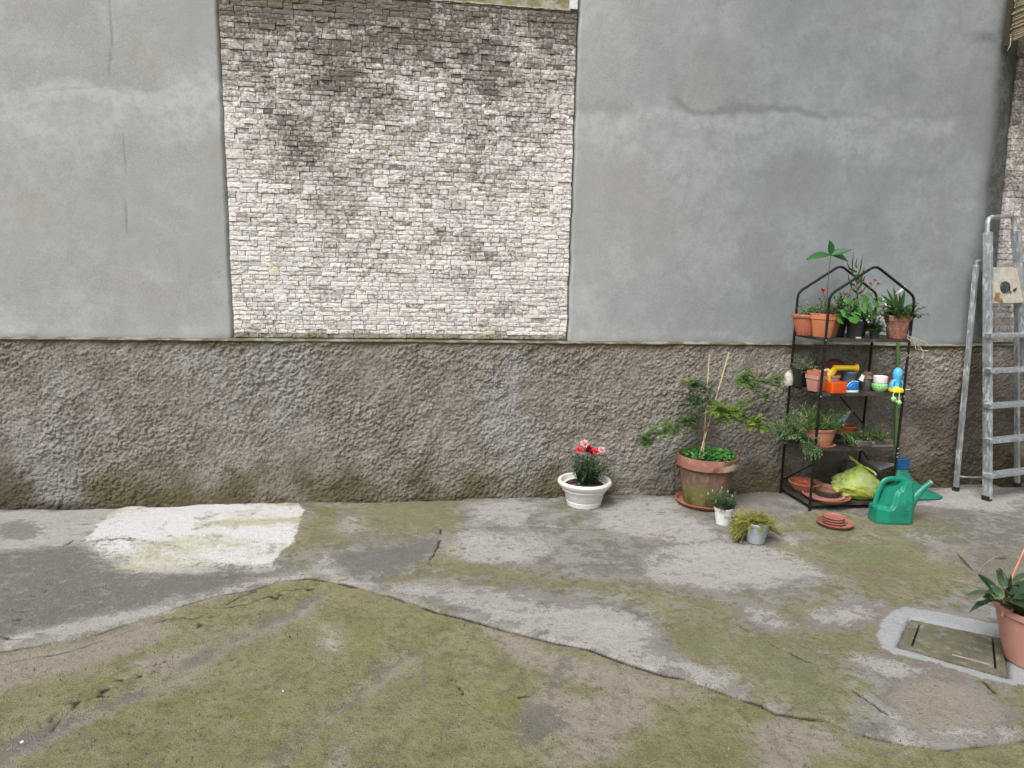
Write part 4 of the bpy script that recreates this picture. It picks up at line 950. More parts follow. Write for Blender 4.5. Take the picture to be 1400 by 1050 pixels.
# ------------------------------------------------------------------ third shelf, z .82
T2 = SH[2]+.0025
mb = MB(); x = XA(1079, 518, 4.70); prof = [(0, 0), (.026, 0), (.034, .02), (.035, .055), (.026, .088), (.012, .104), (0, .108)]; mb.lathe(prof, (x, 4.70, T2), 16, 1, .8, jit=.003)
tag(mb.build('paper_bag', simple('offwhite', (.66, .64, .56), (.50, .48, .42), rough=.8, nscale=25, bump=.003)), 'small crumpled off-white bag at the far left end of the toy shelf', 'bag')
r_, c = potted('tall_black_pot', 1095, 520, 4.64, T2, 'tall black square pot with a wispy pale herb near the left of the toy shelf')
square_pot(r_, c, .095, .07, .13, BLACKP, .25, rim=False); soil(r_, c+Vector((0, 0, .11)), .036)
mb, sm = MB(), MB(); LM_WISP = leafmat('wispy_leaf', (.17, .25, .11), (.30, .37, .20))
for i in range(34): sprig(mb, sm, c+Vector((random.uniform(-.03, .03), random.uniform(-.02, .02), .11)), rdir(.3, 1), random.uniform(.05, .15), .12, 7, .020, .011)
for i in range(8): sprig(mb, sm, c+Vector((.03, -.02, .12)), Vector((.8, -.4, .1)), random.uniform(.05, .09), .3, 6, .014, .008)
stuff(mb.build('foliage', LM_WISP, r_)); stuff(sm.build('stems', STEM, r_))
c = Vector((XA(1116, 520, 4.46), 4.46, T2))
for k, (w_, dz, lab) in enumerate(((.108, 0, 'lower square rose-terracotta pot of the nested stack behind the rack post'), (.10, .028, 'topmost small square terracotta pot nested in the stack behind the rack post'))):
    r_ = thing('nested_pot', c, lab, 'pot', 'nested square pots'); square_pot(r_, c, w_, w_*.70, .112, PLASTIC_P if k == 0 else PLASTIC_T, .35+.2*k, z0=dz)
# terracotta saucer standing on edge at the back
c = Vector((XA(1141, 505, 4.71), 4.71, T2+.095)); mb = MB(); mb.lathe([(0, 0), (.078, 0), (.092, .020), (.096, .020), (.082, -.004), (0, -.004)], c, 36, rot=Matrix.Rotation(math.radians(76), 3, 'X'))
tag(mb.build('saucer', simple('rust_terracotta', (.22, .07, .055), (.17, .055, .045), rough=.6)), 'rust red saucer propped on its edge behind the yellow scoop', 'saucer')
# grey pot
c = Vector((XA(1161, 515, 4.53), 4.53, T2)); mb = MB(); mb.lathe(pot_prof(.040, .052, .125, .002, .018), c, 28)
tag(mb.build('slate_pot', simple('slate_blue_plastic', (.13, .16, .19), (.10, .12, .14), rough=.45, dirt=.4, dirtc=(.3, .3, .3))), 'slate grey round pot behind the blue shoe planter', 'pot')
# yellow scoop on top
r_ = thing('yellow_scoop', c+Vector((0, 0, .125)), 'yellow plastic garden scoop lying across the slate grey pot', 'scoop')
YEL = simple('yellow_plastic', (.68, .45, .02), (.60, .37, .015), rough=.35, nscale=8)
a, b = V(1140, 503, 4.49), V(1171, 503, 4.49); mb = MB(); mb.tube([a, lerp(a, b, .3), lerp(a, b, .8), b], [.020, .018, .017, .020], 14); mb.build('handle', YEL, r_)
e_ = V(1173, 501, 4.49); mb = MB(); mb.lathe([(0, -.004), (.026, -.004), (.028, 0), (.026, .004), (0, .004)], b, 20, rot=Matrix.Rotation(math.pi/2, 3, 'Y')); mb.build('end_cap', YEL, r_)
p = [V(1143, 503, 4.49), V(1136, 511, 4.48), V(1131, 522, 4.47)]; mb = MB(); mb.tube(p, [.019, .032, .034], 14, squash=.6); mb.build('blade', YEL, r_, bevel=.002)
mb = MB(); p = [V(1127, 507, 4.50), V(1132, 506, 4.48), V(1136, 509, 4.47)]; mb.tube(p, [.012, .014, .010], 8); tag(mb.build('gourd', simple('cream_yellow', (.72, .62, .22), (.6, .5, .15), rough=.4)), 'small cream-yellow gourd-like ball left of the yellow scoop', 'gourd')
# small brown pot in front of scoop
c = Vector((XA(1140, 520, 4.47), 4.475, T2)); mb = MB(); mb.lathe(pot_prof(.034, .042, .105, .002, .014), c, 24)
tag(mb.build('brown_pot', simple('brown_terracotta', (.20, .10, .07), (.30, .2, .15), rough=.8, nscale=30)), 'small brown pot standing behind the orange box', 'pot')
# orange box
c = Vector((XA(1140, 530, 4.415), 4.412, T2)); r_ = thing('orange_box', c, 'bright orange-red square plastic box on the front of the toy shelf', 'box')
square_pot(r_, c, .118, .110, .072, simple('orange_plastic', (.75, .10, .012), (.68, .08, .01), rough=.35, nscale=6), .06, rim=False, name='tub')
# blue shoe planter
c = Vector((XA(1163, 530, 4.41), 4.41, T2)); shoe = thing('blue_shoe', c, 'small shiny blue shoe with a white sole on the toy shelf', 'shoe')
mb = MB(); n = 22; rows = [(.0, 1.0), (.008, 1.04), (.016, 1.0)]
def foot(k):
    a = 2*math.pi*k/n; x = math.cos(a)*.056; y = math.sin(a)*(.026+.005*math.cos(a)); return x, y
vs = []; 
for z, s in rows: vs += [c+Vector((foot(k)[0]*s, foot(k)[1]*s, z)) for k in range(n)]
fs = [(i*n+k, i*n+(k+1) % n, (i+1)*n+(k+1) % n, (i+1)*n+k) for i in range(2) for k in range(n)]+[tuple(range(n-1, -1, -1)), tuple(2*n+k for k in range(n))]
mb.add(vs, fs); mb.build('sole', WHITEP, shoe)
mb = MB(); vs = []
lv = [(.014, .97, 0, 0), (.030, 1.0, 0, 0), (.050, .93, .0, .002), (.066, .78, .0, .008), (.078, .52, .0, .016), (.080, .40, .0, .018), (.060, .34, .0, .018)]
for z, s, _, dx in lv:
    for k in range(n):
        x, y = foot(k); u = (x/.056+1)/2          # toe at left: lower
        zz = .014+(z-.014)*(1.0 if u > .45 else .55+u); vs.append(c+Vector((x*s+dx, y*s, zz)))
fs = [(i*n+k, i*n+(k+1) % n, (i+1)*n+(k+1) % n, (i+1)*n+k) for i in range(len(lv)-1) for k in range(n)]+[tuple((len(lv)-1)*n+k for k in range(n))]
mb.add(vs, fs); mb.build('upper', simple('blue_gloss', (.012, .15, .50), (.01, .11, .42), rough=.22, nscale=6), shoe, angle=70)
mb = MB(); mb.tube([c+Vector((-.05, -.022, .035)), c+Vector((-.03, -.022, .062)), c+Vector((.0, -.015, .078)), c+Vector((.04, -.016, .074))], .003, 6); mb.build('trim', simple('pale_blue', (.5, .65, .8), rough=.4), shoe)
# glass jar with brown cloth top and tag
c = Vector((XA(1185, 520, 4.50), 4.50, T2)); jar = thing('jar', c, 'dark glass jar with a brown cloth cover and a white tag', 'jar')
mb = MB(); mb.lathe([(0, 0), (.034, 0), (.037, .006), (.037, .075), (.028, .090), (.028, .098), (0, .098)], c, 24); mb.build('glass', simple('dark_glass', (.05, .048, .045), (.08, .075, .07), rough=.12, nscale=12, spec=.7), jar)
mb = MB(); mb.lathe([(.044, .082), (.036, .092), (.030, .098), (.030, .118), (.022, .126), (0, .128)], c, 18, jit=.003); mb.build('cloth_cover', simple('brown_cloth', (.22, .15, .11), (.16, .10, .07), rough=.9, nscale=60, bump=.002), jar)
mb = MB(); p = [V(1179, 511, 4.45), V(1182, 514, 4.45), V(1180, 522, 4.45), V(1174, 519, 4.45)]; mb.add(list(p)+[q+Vector((0, .002, 0)) for q in p], [(0, 1, 2, 3), (7, 6, 5, 4), (0, 4, 5, 1), (1, 5, 6, 2), (2, 6, 7, 3), (3, 7, 4, 0)]); mb.build('tag', WHITEP, jar, smooth=False)
# green jar with white lid
c = Vector((XA(1203, 525, 4.43), 4.43, T2)); gj = thing('green_candle_jar', c, 'green patterned round jar with a white lid', 'jar')
t = NT('green_pattern'); v_ = t.voro(90); t.base(t.mix(t.ss(v_, .3, .55), (.05, .42, .06), (.35, .62, .30))); t.rough(.3)
mb = MB(); mb.lathe([(0, 0), (.030, 0), (.040, .012), (.052, .035), (.050, .05), (.038, .060), (.036, .064), (0, .064)], c, 28); mb.build('jar_body', t.m, gj)
mb = MB(); mb.lathe([(0, .062), (.042, .062), (.044, .066), (.046, .106), (.043, .108), (.038, .108), (.036, .098), (0, .098)], c, 28); mb.build('lid', WHITEP, gj)
c = Vector((XA(1214, 520, 4.60), 4.60, T2)); mb = MB(); mb.lathe([(0, 0), (.028, 0), (.032, .07), (.036, .07), (.036, .09), (.030, .09), (.026, .07), (0, .07)], c, 20)
tag(mb.build('small_red_pot', simple('red_plastic', (.35, .07, .05), rough=.5)), 'small red-brown pot half hidden between the green jar and the blue toy', 'pot')
# blue bath toy on a yellow dish
c = Vector((XA(1225, 532, 4.40), 4.40, T2)); toy = thing('bath_toy', c, 'light blue octopus-like toy on a yellow base with green dangling balls', 'toy')
LB = simple('light_blue', (.10, .50, .78), (.08, .42, .70), rough=.35, nscale=6)
mb = MB(); mb.lathe([(0, 0), (.042, 0), (.050, .008), (.050, .022), (.040, .030), (0, .030)], c, 28); mb.lathe([(.030, .028), (.020, .04), (0, .042)], c, 20); mb.build('dish', simple('bright_yellow', (.78, .68, .02), (.74, .6, .02), rough=.35), toy)
mb = MB(); mb.lathe([(0, .030), (.024, .030), (.022, .065), (.024, .085), (.034, .105), (.037, .130), (.030, .155), (.015, .168), (0, .171)], c, 24, .85, .85); mb.build('head', LB, toy)
for sx_, sy_ in ((-1, -.4), (1, -.4), (-.8, .6), (.8, .6)):
    mb = MB(); mb.tube([c+Vector((.016*sx_, .012*sy_, .085)), c+Vector((.032*sx_, .02*sy_, .075)), c+Vector((.042*sx_, .03*sy_, .052)), c+Vector((.040*sx_, .032*sy_, .028))], [.009, .009, .008, .008], 8); mb.build('arm', LB, toy)
mb = MB(); mb.tube([c+Vector((.035, -.03, .022)), c+Vector((.075, -.04, .026))], .003, 5); mb.tube([c+Vector((-.035, -.04, .015)), c+Vector((-.06, -.06, 0)), c+Vector((-.065, -.065, -.02))], .003, 5); mb.tube([c+Vector((-.01, -.05, .01)), c+Vector((-.012, -.058, -.045))], .003, 5); mb.build('cord', simple('pale_green', (.55, .75, .42), rough=.4), toy)
for dx, dz, r in ((-.056, -.035, .018), (-.012, -.060, .016), (-.035, -.052, .011)):
    mb = MB(); mb.lathe([(0, -r*1.1), (r*.7, -r*.75), (r, 0), (r*.7, r*.75), (0, r*1.2)], c+Vector((dx, -.062, dz)), 14); mb.build('ball', simple('lime', (.20, .58, .12), (.45, .70, .35), rough=.4, nscale=60), toy)

# ------------------------------------------------------------------ second shelf, z .44
T3 = SH[1]+.0025
r_, c = potted('ribbed_planter', 1119, 600, 4.45, T3, 'ribbed terracotta planter with bushy green herbs on the third shelf down')
ribbed(c, .098, .072, .125, simple('salmon_plastic', (.47, .20, .12), (.40, .16, .095), rough=.5, nscale=6, dirt=.3, dirtc=(.4, .28, .2)), r_, 1.15, .8, 34); soil(r_, c+Vector((0, 0, .10)), .085, 1.1, .8)
mb = MB(); mb.lathe([(0, 0), (.098, 0), (.112, .012), (.108, .012), (.095, .004), (0, .004)], c-Vector((0, 0, .001)), 36, 1.1, .8); s_ = mb.build('drip_tray', PLASTIC_P, r_)
LM_HERB = leafmat('herb_leaf', (.05, .15, .04), (.17, .34, .09), (.36, .46, .18))
mb, sm = MB(), MB()
for i in range(125): sprig(mb, sm, c+Vector((random.uniform(-.10, .10), random.uniform(-.05, .05), .10)), rdir(.35, 1)+Vector((0, 0, .4)), random.uniform(.08, .21), .05, 9, .026, .009, (0, 1))
for i in range(18): sprig(mb, sm, c+Vector((random.uniform(.08, .11), random.uniform(-.06, .02), .10)), Vector((.7, -.5, .3)), random.uniform(.10, .17), .42, 9, .024, .010, (.2, 1))
stuff(mb.build('foliage', LM_HERB, r_)); stuff(sm.build('stems', STEM, r_))
# trailing plant in black bowl at the left end
r_, c = potted('black_bowl', 1083, 592, 4.58, T3, 'black bowl of trailing blue-green herbs overhanging the left end of the rack')
mb = MB(); mb.lathe([(0, 0), (.06, 0), (.095, .045), (.10, .055), (.096, .056), (.088, .045), (0, .045)], c, 30, .9, 1.5); mb.build('bowl', BLACKP, r_); soil(r_, c+Vector((0, 0, .046)), .082, .9, 1.5)
LM_BLUEG = leafmat('bluegreen_leaf', (.07, .19, .09), (.20, .38, .17), (.38, .44, .17))
mb, sm = MB(), MB()
for i in range(170):
    y = random.uniform(-.13, .12); sprig(mb, sm, c+Vector((random.uniform(-.07, .07), y, .05)), rdir(.1, 1)+Vector((-.2, -.3, .25)), random.uniform(.06, .18), .18, 8, .024, .010, (0, 1))
for i in range(34): sprig(mb, sm, c+Vector((random.uniform(-.01, .07), -.13, .05)), Vector((random.uniform(-.3, .3), -.7, .3)), random.uniform(.10, .18), .55, 9, .022, .010, (0, 1))
stuff(mb.build('foliage', LM_BLUEG, r_)); stuff(sm.build('stems', STEM, r_))
# red pot holding a trowel
r_, c = potted('red_pot', 1158, 590, 4.62, T3, 'small red terracotta pot holding hand tools at the middle of the herb shelf', 'pot')
mb = MB(); mb.lathe(pot_prof(.042, .060, .10, .004, .02), c, 30); mb.build('pot', simple('red_terracotta', (.40, .09, .05), (.33, .07, .04), rough=.5), r_); soil(r_, c+Vector((0, 0, .083)), .05)
tr = thing('hand_tool', c+Vector((0, 0, .1)), 'hand tool with a bright blue grip and silver sleeve leaning in the small red pot', 'garden tool')
a, b = V(1143, 577, 4.54), V(1150, 573, 4.56); mb = MB(); mb.tube([a, lerp(a, b, .5), b], [.018, .019, .015], 10); mb.build('grip', simple('cyan_plastic', (.02, .38, .62), rough=.35), tr)
a, b = V(1150, 575, 4.56), V(1160, 562, 4.60); mb = MB(); mb.tube([a, b], [.012, .014], 8); mb.tube([a+Vector((.012, 0, -.01)), b+Vector((.014, 0, -.005))], .008, 8); mb.build('sleeve', simple('silver', (.55, .58, .66), (.12, .14, .2), rough=.3, nscale=60, metal=.2), tr)
mb = MB(); mb.tube([b, V(1163, 560, 4.61), V(1166, 563, 4.61)], .006, 6); mb.build('hook', simple('steel_grey', (.3, .3, .28), rough=.4, metal=.6), tr)
# low tray of herbs
r_, c = potted('herb_tray', 1186, 603, 4.50, T3, 'long low dark tray of straggly herbs at the right of the herb shelf')
mb = MB(); mb.box(c+Vector((0, 0, .018)), (.26, .17, .036), taper=1.05); mb.build('tray', simple('grey_board', (.10, .095, .085), (.16, .15, .135), rough=.8, nscale=20), r_, smooth=False, bevel=.003)
mb, sm = MB(), MB()
for i in range(110):
    x = random.uniform(-.12, .10); sprig(mb, sm, c+Vector((x, random.uniform(-.07, .06), .036)), rdir(.0, .8)+Vector((.25, -.2, .1)), random.uniform(.05, .12), .12, 8, .025, .010, (0, 1))
for i in range(8): sprig(mb, sm, c+Vector((random.uniform(.02, .09), .0, .036)), Vector((.2, 0, 1)), random.uniform(.08, .12), .1, 8, .014, .006, (.5, 1))
stuff(mb.build('foliage', leafmat('dull_herb', (.05, .11, .035), (.14, .22, .08), (.32, .35, .16)), r_)); stuff(sm.build('stems', STEM, r_))
p = [V(1185, 611, 4.42), V(1222, 609, 4.42), V(1218, 602, 4.54), V(1190, 603, 4.54)]
mb = MB(); mb.box(((p[0].x+p[1].x)/2, 4.42, T3+.004), (.16, .06, .007)); tag(mb.build('wooden_slat', simple('grey_wood', (.22, .20, .17), (.14, .125, .105), rough=.85, nscale=30)), 'weathered grey slat lying at the right front of the herb shelf', 'board')

# ------------------------------------------------------------------ bottom shelf
T4 = SH[0]+.0025
c = Vector((XA(1101, 655, 4.62), 4.62, T4)); b_ = thing('terracotta_bowl', c, 'open terracotta bowl with a red saucer inside, at the left of the bottom shelf', 'bowl')
mb = MB(); mb.lathe([(0, 0), (.055, 0), (.07, .006), (.098, .045), (.108, .066), (.114, .070), (.116, .078), (.108, .080), (.098, .066), (.082, .035), (.06, .012), (0, .012)], c, 40); mb.build('bowl', TERRA, b_)
c2_ = c+Vector((-.005, .01, .035)); mb = MB(); mb.lathe([(0, 0), (.05, 0), (.07, .02), (.066, .022), (.05, .006), (0, .006)], c2_, 30, rot=Matrix.Rotation(.35, 3, 'X')); tag(mb.build('red_saucer', simple('bright_terracotta', (.55, .12, .07), rough=.5)), 'small red saucer lying tilted inside the open terracotta bowl', 'saucer')
mb = MB(); mb.lathe([(0, 0), (.018, 0), (.020, .04), (.016, .04), (.014, .01), (0, .01)], c+Vector((.045, -.01, .03)), 14, rot=Matrix.Rotation(1.2, 3, 'Y')); tag(mb.build('black_cup', BLACKP), 'small black cup lying in the open terracotta bowl', 'cup')
c = Vector((XA(1131, 677, 4.45), 4.462, T4))
mb = MB(); mb.lathe([(0, 0), (.125, 0), (.150, .022), (.157, .025), (.158, .031), (.150, .032), (.135, .012), (0, .010)], c, 48); tag(mb.build('large_saucer', TERRA), 'large terracotta saucer on the front of the bottom shelf under the dark bowl', 'saucer')
d = c+Vector((.02, .02, .0105)); mb = MB(); mb.lathe([(0, 0), (.125, 0), (.142, .016), (.137, .018), (.120, .006), (0, .006)], c+Vector((-.01, .02, .011)), 40); tag(mb.build('medium_saucer', PLASTIC_P), 'medium pink saucer nested in the large saucer on the bottom shelf', 'saucer')
mb = MB(); mb.lathe([(0, 0), (.070, 0), (.088, .030), (.093, .048), (.090, .050), (.084, .046), (.072, .018), (0, .016)], d+Vector((0, 0, .008)), 40, rot=Matrix.Rotation(.06, 3, 'X')); tag(mb.build('dark_bowl', simple('dark_bowl', (.055, .05, .035), (.08, .06, .045), rough=.6)), 'dark round bowl sitting on the saucers of the bottom shelf', 'bowl')
mb = MB(); mb.lathe([(0, 0), (.060, 0), (.079, .028), (.080, .036), (.076, .036), (.066, .012), (0, .010)], d+Vector((0, 0, .026)), 40, rot=Matrix.Rotation(.10, 3, 'X')); tag(mb.build('brown_saucer', simple('brown_saucer', (.30, .15, .115), (.24, .12, .09), rough=.6)), 'brown-pink saucer set inside the dark bowl of the bottom shelf', 'saucer')
# yellow-green bag
c = Vector((XA(1172, 665, 4.47), 4.49, T4)); bag = thing('plastic_bag', c, 'knotted translucent yellow-green plastic bag on the bottom shelf', 'bag')
t = NT('bag_film'); n1 = t.noise(14, 4, .6); n2 = t.noise(5, 3, .5)
geo = t.sep(t.attr('m').outputs['Color'])
colr = t.mix(t.ss(n2, .35, .65), (.52, .66, .10), (.60, .68, .22)); colr = t.mix(t.ss(t.math('ADD', geo[0], t.math('MULTIPLY', t.math('SUBTRACT', n2, .5), .3)), .38, .46), t.mix(t.ss(n1, .42, .58), (.70, .78, .10), (.76, .80, .30)), t.mix(t.ss(n1, .42, .58), (.48, .64, .12), (.62, .72, .30)))
t.base(colr); t.rough(.2); t.spec(.6)
tr_ = t.n('ShaderNodeBsdfTranslucent'); t.set(tr_.inputs[0], colr); mx = t.n('ShaderNodeMixShader'); mx.inputs[0].default_value = .35
t.t.links.new(t.b.outputs[0], mx.inputs[1]); t.t.links.new(tr_.outputs[0], mx.inputs[2]); t.t.links.new(mx.outputs[0], t.out.inputs[0])
t.bump(t.noise(26, 6, .7, None, 1.5), .02, 1.)
nth, nph = 96, 40; vs = []; at = []
AA, VV = np.meshgrid(np.arange(96)/96*6.2832, np.arange(41)/40.); NB = fbm(np.cos(AA)*.5+VV*1.2, np.sin(AA)*.5+VV*.7, .22, 4, 401)
for j in range(nph+1):
    v = j/nph; ang = math.pi*v
    for i in range(nth):
        a = 2*math.pi*i/nth
        zz = .235*v
        prof_r = float(np.interp(v, [0, .05, .14, .3, .45, .6, .74, .86, .94, 1], [.50, .74, .93, 1.0, .93, .76, .52, .27, .11, .06]))
        top_ = float(sstep(.45, .95, v))
        wob = 6*float(NB[j, i])
        pl = (.035*(1-2*abs(math.sin(a*8.5+wob)))+.025*(1-2*abs(math.sin(a*15+wob*1.7+1)))+.08*math.sin(a*3+1))*top_+.06*math.sin(a*3+.6)*(1-v)+.42*(float(NB[j, i])-.5)+.02*(1-abs(math.sin(a*9+v*14+wob)))*(1-top_)
        rr = prof_r*(1+pl)
        sq = (abs(math.cos(a))**2.6+abs(math.sin(a))**2.6)**(-1/2.6)
        x = math.cos(a)*rr*sq*.175+.02*v-.015*math.sin(math.pi*v)+.03*(1-v); y = math.sin(a)*rr*.125*(1-.1*top_)
        zz += .014*math.sin(a*3+1)*(1-v)*math.sin(math.pi*v)
        if v < .04: zz = 0
        x += .004*float(math.sin(a*11+v*22)); vs.append((c.x+x, c.y+y, c.z+max(0.0, zz))); at.append((v, 0, 0, 1))
fs = [(j*nth+i, j*nth+(i+1) % nth, (j+1)*nth+(i+1) % nth, (j+1)*nth+i) for j in range(nph) for i in range(nth)]+[tuple(range(nth-1, -1, -1)), tuple(nph*nth+i for i in range(nth))]
me = bpy.data.meshes.new('film'); me.from_pydata(vs, [], fs); me.update(); a_ = me.attributes.new('m', 'FLOAT_COLOR', 'POINT'); a_.data.foreach_set('color', np.array(at, np.float32).ravel()); me.materials.append(t.m)
me.polygons.foreach_set('use_smooth', [True]*len(me.polygons)); o = bpy.data.objects.new('film', me); COL.objects.link(o); adopt(o, bag)
kn = Vector((c.x+.020, c.y, c.z+.225)); mb = MB(); mb.lathe([(.010, -.012), (.018, -.004), (.016, .006), (.011, .014), (0, .016)], kn, 16, jit=.002); mb.build('knot', t.m, bag)
for path in ([(0, 0, .005), (-.04, -.01, .035), (-.085, -.015, .055), (-.10, -.01, .075), (-.07, -.01, .06), (-.02, 0, .012)], [(0, 0, .0), (.04, -.03, -.01), (.075, -.06, -.035), (.085, -.065, -.05)]):
    mb = MB(); mb.tube([kn+Vector(p) for p in path], [.006, .007, .006, .006, .006, .006][:len(path)], 8, squash=.35); mb.build('handle', t.m, bag)
# grey folded sheets behind the bag
M_SHEET = simple('grey_sheet', (.27, .28, .29), (.20, .21, .22), rough=.6, nscale=14)
a = [V(1178, 628, 4.66), V(1226, 634, 4.48), V(1203, 642, 4.50), V(1188, 643, 4.62)]; mb = MB(); mb.add([*a]+[p-Vector((0, 0, .006)) for p in a], [(0, 3, 2, 1), (4, 5, 6, 7), (0, 1, 5, 4), (1, 2, 6, 5), (2, 3, 7, 6), (3, 0, 4, 7)])
mb2 = mb; sh = thing('folded_sheets', (3.27, 4.6, T4), 'grey folded sheets of board propped behind the yellow-green bag', 'sheets'); mb2.build('top_sheet', M_SHEET, sh, smooth=False)
mb = MB(); mb.box((3.24, 4.68, T4+.10), (.17, .05, .20), Matrix.Rotation(.15, 3, 'Y')); mb.build('back_sheet', simple('dark_sheet', (.10, .085, .075), (.16, .14, .13), rough=.8, nscale=12), sh, smooth=False)
mb = MB(); mb.box((3.275, 4.53, T4+.075), (.085, .01, .145), Matrix.Rotation(-.10, 3, 'Y')); mb.build('front_sheet', simple('mid_sheet', (.16, .15, .14), (.12, .11, .10), rough=.7, nscale=18), sh, smooth=False)

# ================================================================== BROOM leaning behind the rack
br = thing('broom', (3.62, 4.68, 0), 'green-handled broom with a blue socket and flared teal head behind the watering can', 'broom')
pt, pb = V(1228, 462, 4.775), V(1224, 640, 4.70)
mb = MB(); mb.tube([lerp(pb, pt, -.02), lerp(pb, pt, .5), pt+Vector((0, .01, .05))], .0125, 14); mb.build('handle', simple('green_paint', (.085, .17, .045), (.11, .19, .07), rough=.4, nscale=10), br)
sc = V(1233, 634, 4.69); mb = MB(); mb.box(sc, (.105, .05, .085), taper=.9); mb.build('socket', simple('blue_plastic', (.01, .10, .24), (.01, .08, .2), rough=.4), br, bevel=.008)
t = NT('teal_bristle'); st = t.noise(120, 2, .5, t.scale(t.pos(), (3, 3, .15))); t.base(t.mix(t.ss(st, .35, .65), (.008, .13, .085), (.015, .22, .15))); t.rough(.45); t.bump(st, .003, .5)
z0 = sc.z-.04; vs = []; K = 12; N_ = 28
for j in range(K+1):
    f = j/K; e = f**1.7
    xl = sc.x-.048-.09*f**1.2; xr = sc.x+.048+.22*e; zz = z0*(1-f)+.012*f-.012*math.sin(f*math.pi)*.5
    cx_, hw = (xl+xr)/2, (xr-xl)/2; hd = .028+.055*f; cy_ = sc.y-.10*e
    for k in range(N_):
        a = 2*math.pi*k/N_; ca, sa = math.cos(a), math.sin(a)
        vs.append((cx_+hw*math.copysign(abs(ca)**.7, ca), cy_+hd*math.copysign(abs(sa)**.8, sa)*(1+.03*math.sin(9*a)), max(.004, zz)))
fs = [(j*N_+k, (j+1)*N_+k, (j+1)*N_+(k+1) % N_, j*N_+(k+1) % N_) for j in range(K) for k in range(N_)]+[tuple(range(N_)), tuple(K*N_+k for k in range(N_-1, -1, -1))]
mb = MB(); mb.add(vs, fs); mb.build('head', t.m, br)

# ================================================================== WATERING CAN
can = thing('watering_can', (3.14, 4.08, 0), 'teal green plastic watering can with an embossed round emblem, in front of the rack', 'watering can')
TEAL = simple('teal_plastic', (.008, .24, .155), (.012, .19, .125), rough=.38, nscale=5, spec=.45, dirt=.18, dirtc=(.10, .24, .19), dscale=8)
top = [(0, .098), (.010, .108), (.025, .116), (.040, .120), (.055, .142), (.070, .185), (.088, .215), (.115, .230), (.165, .238), (.196, .250), (.208, .276), (.216, .290), (.262, .292), (.274, .278), (.286, .240), (.296, .18), (.302, .13), (.305, .10)]
REC = [(0, .112), (.04, .104), (.085, .098), (.11, .104), (.128, .122), (.138, .150), (.146, .190), (.162, .212), (.19, .222), (.203, .245), (.207, .262), (.21, .30), (.31, .30)]
def can_top(x): return float(np.interp(x, [a for a, b in top], [b for a, b in top]))
xs_ = sorted(set([a for a, b in top]+[round(.006*k, 4) for k in range(1, 50)]))
J = 40; cols = []
O = Vector((2.985, 4.155, 0.003)); ROTC = Matrix.Rotation(math.radians(-4), 3, 'Z')
vs = []
for s in (-1, 1):
    for x in xs_:
        for j in range(J+1):
            z = can_top(x)*j/J
            hd = .082*(1-.34*float(sstep(.10, .29, z)))
            if x < .085: hd *= .55+.45*(x/.085)**.8
            if x > .265: hd *= 1-.30*((x-.265)/.04)
            zr = float(np.interp(x, [a for a, b in REC], [b for a, b in REC]))
            dd_ = min(math.hypot(x-a_[0]-t_*(b_[0]-a_[0]), z-a_[1]-t_*(b_[1]-a_[1])) for a_, b_ in zip(REC, REC[1:]) for t_ in [max(0, min(1, ((x-a_[0])*(b_[0]-a_[0])+(z-a_[1])*(b_[1]-a_[1]))/((b_[0]-a_[0])**2+(b_[1]-a_[1])**2)))])
            dd_ = dd_ if z > zr else -dd_
            hd *= 1-.34*float(sstep(-.007, .010, dd_))
            if z > can_top(x)-.008 and x > .2: hd *= .94
            cy_ = .004*math.sin(z*30)
            if z < .006: hd -= .004
            vs.append(O+ROTC @ Vector((.056+x*.816, s*hd, z)))
nc_ = len(xs_)*(J+1); idx = lambda s, i, j: s*nc_+i*(J+1)+j
fs = []
for i in range(len(xs_)-1):
    for j in range(J):
        fs.append((idx(0, i, j), idx(0, i+1, j), idx(0, i+1, j+1), idx(0, i, j+1))); fs.append((idx(1, i, j), idx(1, i, j+1), idx(1, i+1, j+1), idx(1, i+1, j)))
    fs.append((idx(0, i, J), idx(0, i+1, J), idx(1, i+1, J), idx(1, i, J))); fs.append((idx(0, i, 0), idx(1, i, 0), idx(1, i+1, 0), idx(0, i+1, 0)))
for j in range(J):
    i = 0; fs.append((idx(0, i, j), idx(0, i, j+1), idx(1, i, j+1), idx(1, i, j))); i = len(xs_)-1; fs.append((idx(0, i, j), idx(1, i, j), idx(1, i, j+1), idx(0, i, j+1)))
mb = MB(); mb.add(vs, fs); mb.build('body', TEAL, can, angle=50, bevel=.004, bseg=2)
T_ = lambda x, y, z: O+ROTC @ Vector((.056+x*.816 if x < .305 else x, y, z))
mb = MB(); mb.tube(arc_pts([T_(.012, 0, .095), T_(.026, 0, .180), T_(.060, 0, .268), T_(.11, 0, .289), T_(.235, 0, .283)], .022), .0115, 12, squash=1.6); mb.build('handle', TEAL, can)
mb = MB(); mb.tube([T_(.27, 0, .085), T_(.305, 0, .12), T_(.345, 0, .175), T_(.39, 0, .225), T_(.435, 0, .262)], [.050, .042, .028, .020, .016], 18); mb.build('spout', TEAL, can)
mb = MB(); mb.tube([T_(.433, 0, .260), T_(.441, 0, .266)], [.0165, .0150], 14); mb.build('spout_tip', simple('pale_tip', (.5, .42, .35), rough=.6), can)
mb = MB()
for r, w_ in ((.034, .0022), (.022, .002), (.009, .002)):
    n = 28; 
    rs = [T_(.215+r*math.cos(2*math.pi*k/n), -.082*(1-.34*float(sstep(.10, .29, .13+r*math.sin(2*math.pi*k/n))))-.001, .13+r*math.sin(2*math.pi*k/n)) for k in range(n+1 if r != .022 else 22)]
    mb.tube(rs, w_, 6)
for k in range(5): mb.box(T_(.195+k*.010, -.0825, .074), (.006, .004, .008)); mb.box(T_(.195+k*.010, -.0825, .060), (.007, .004, .005))
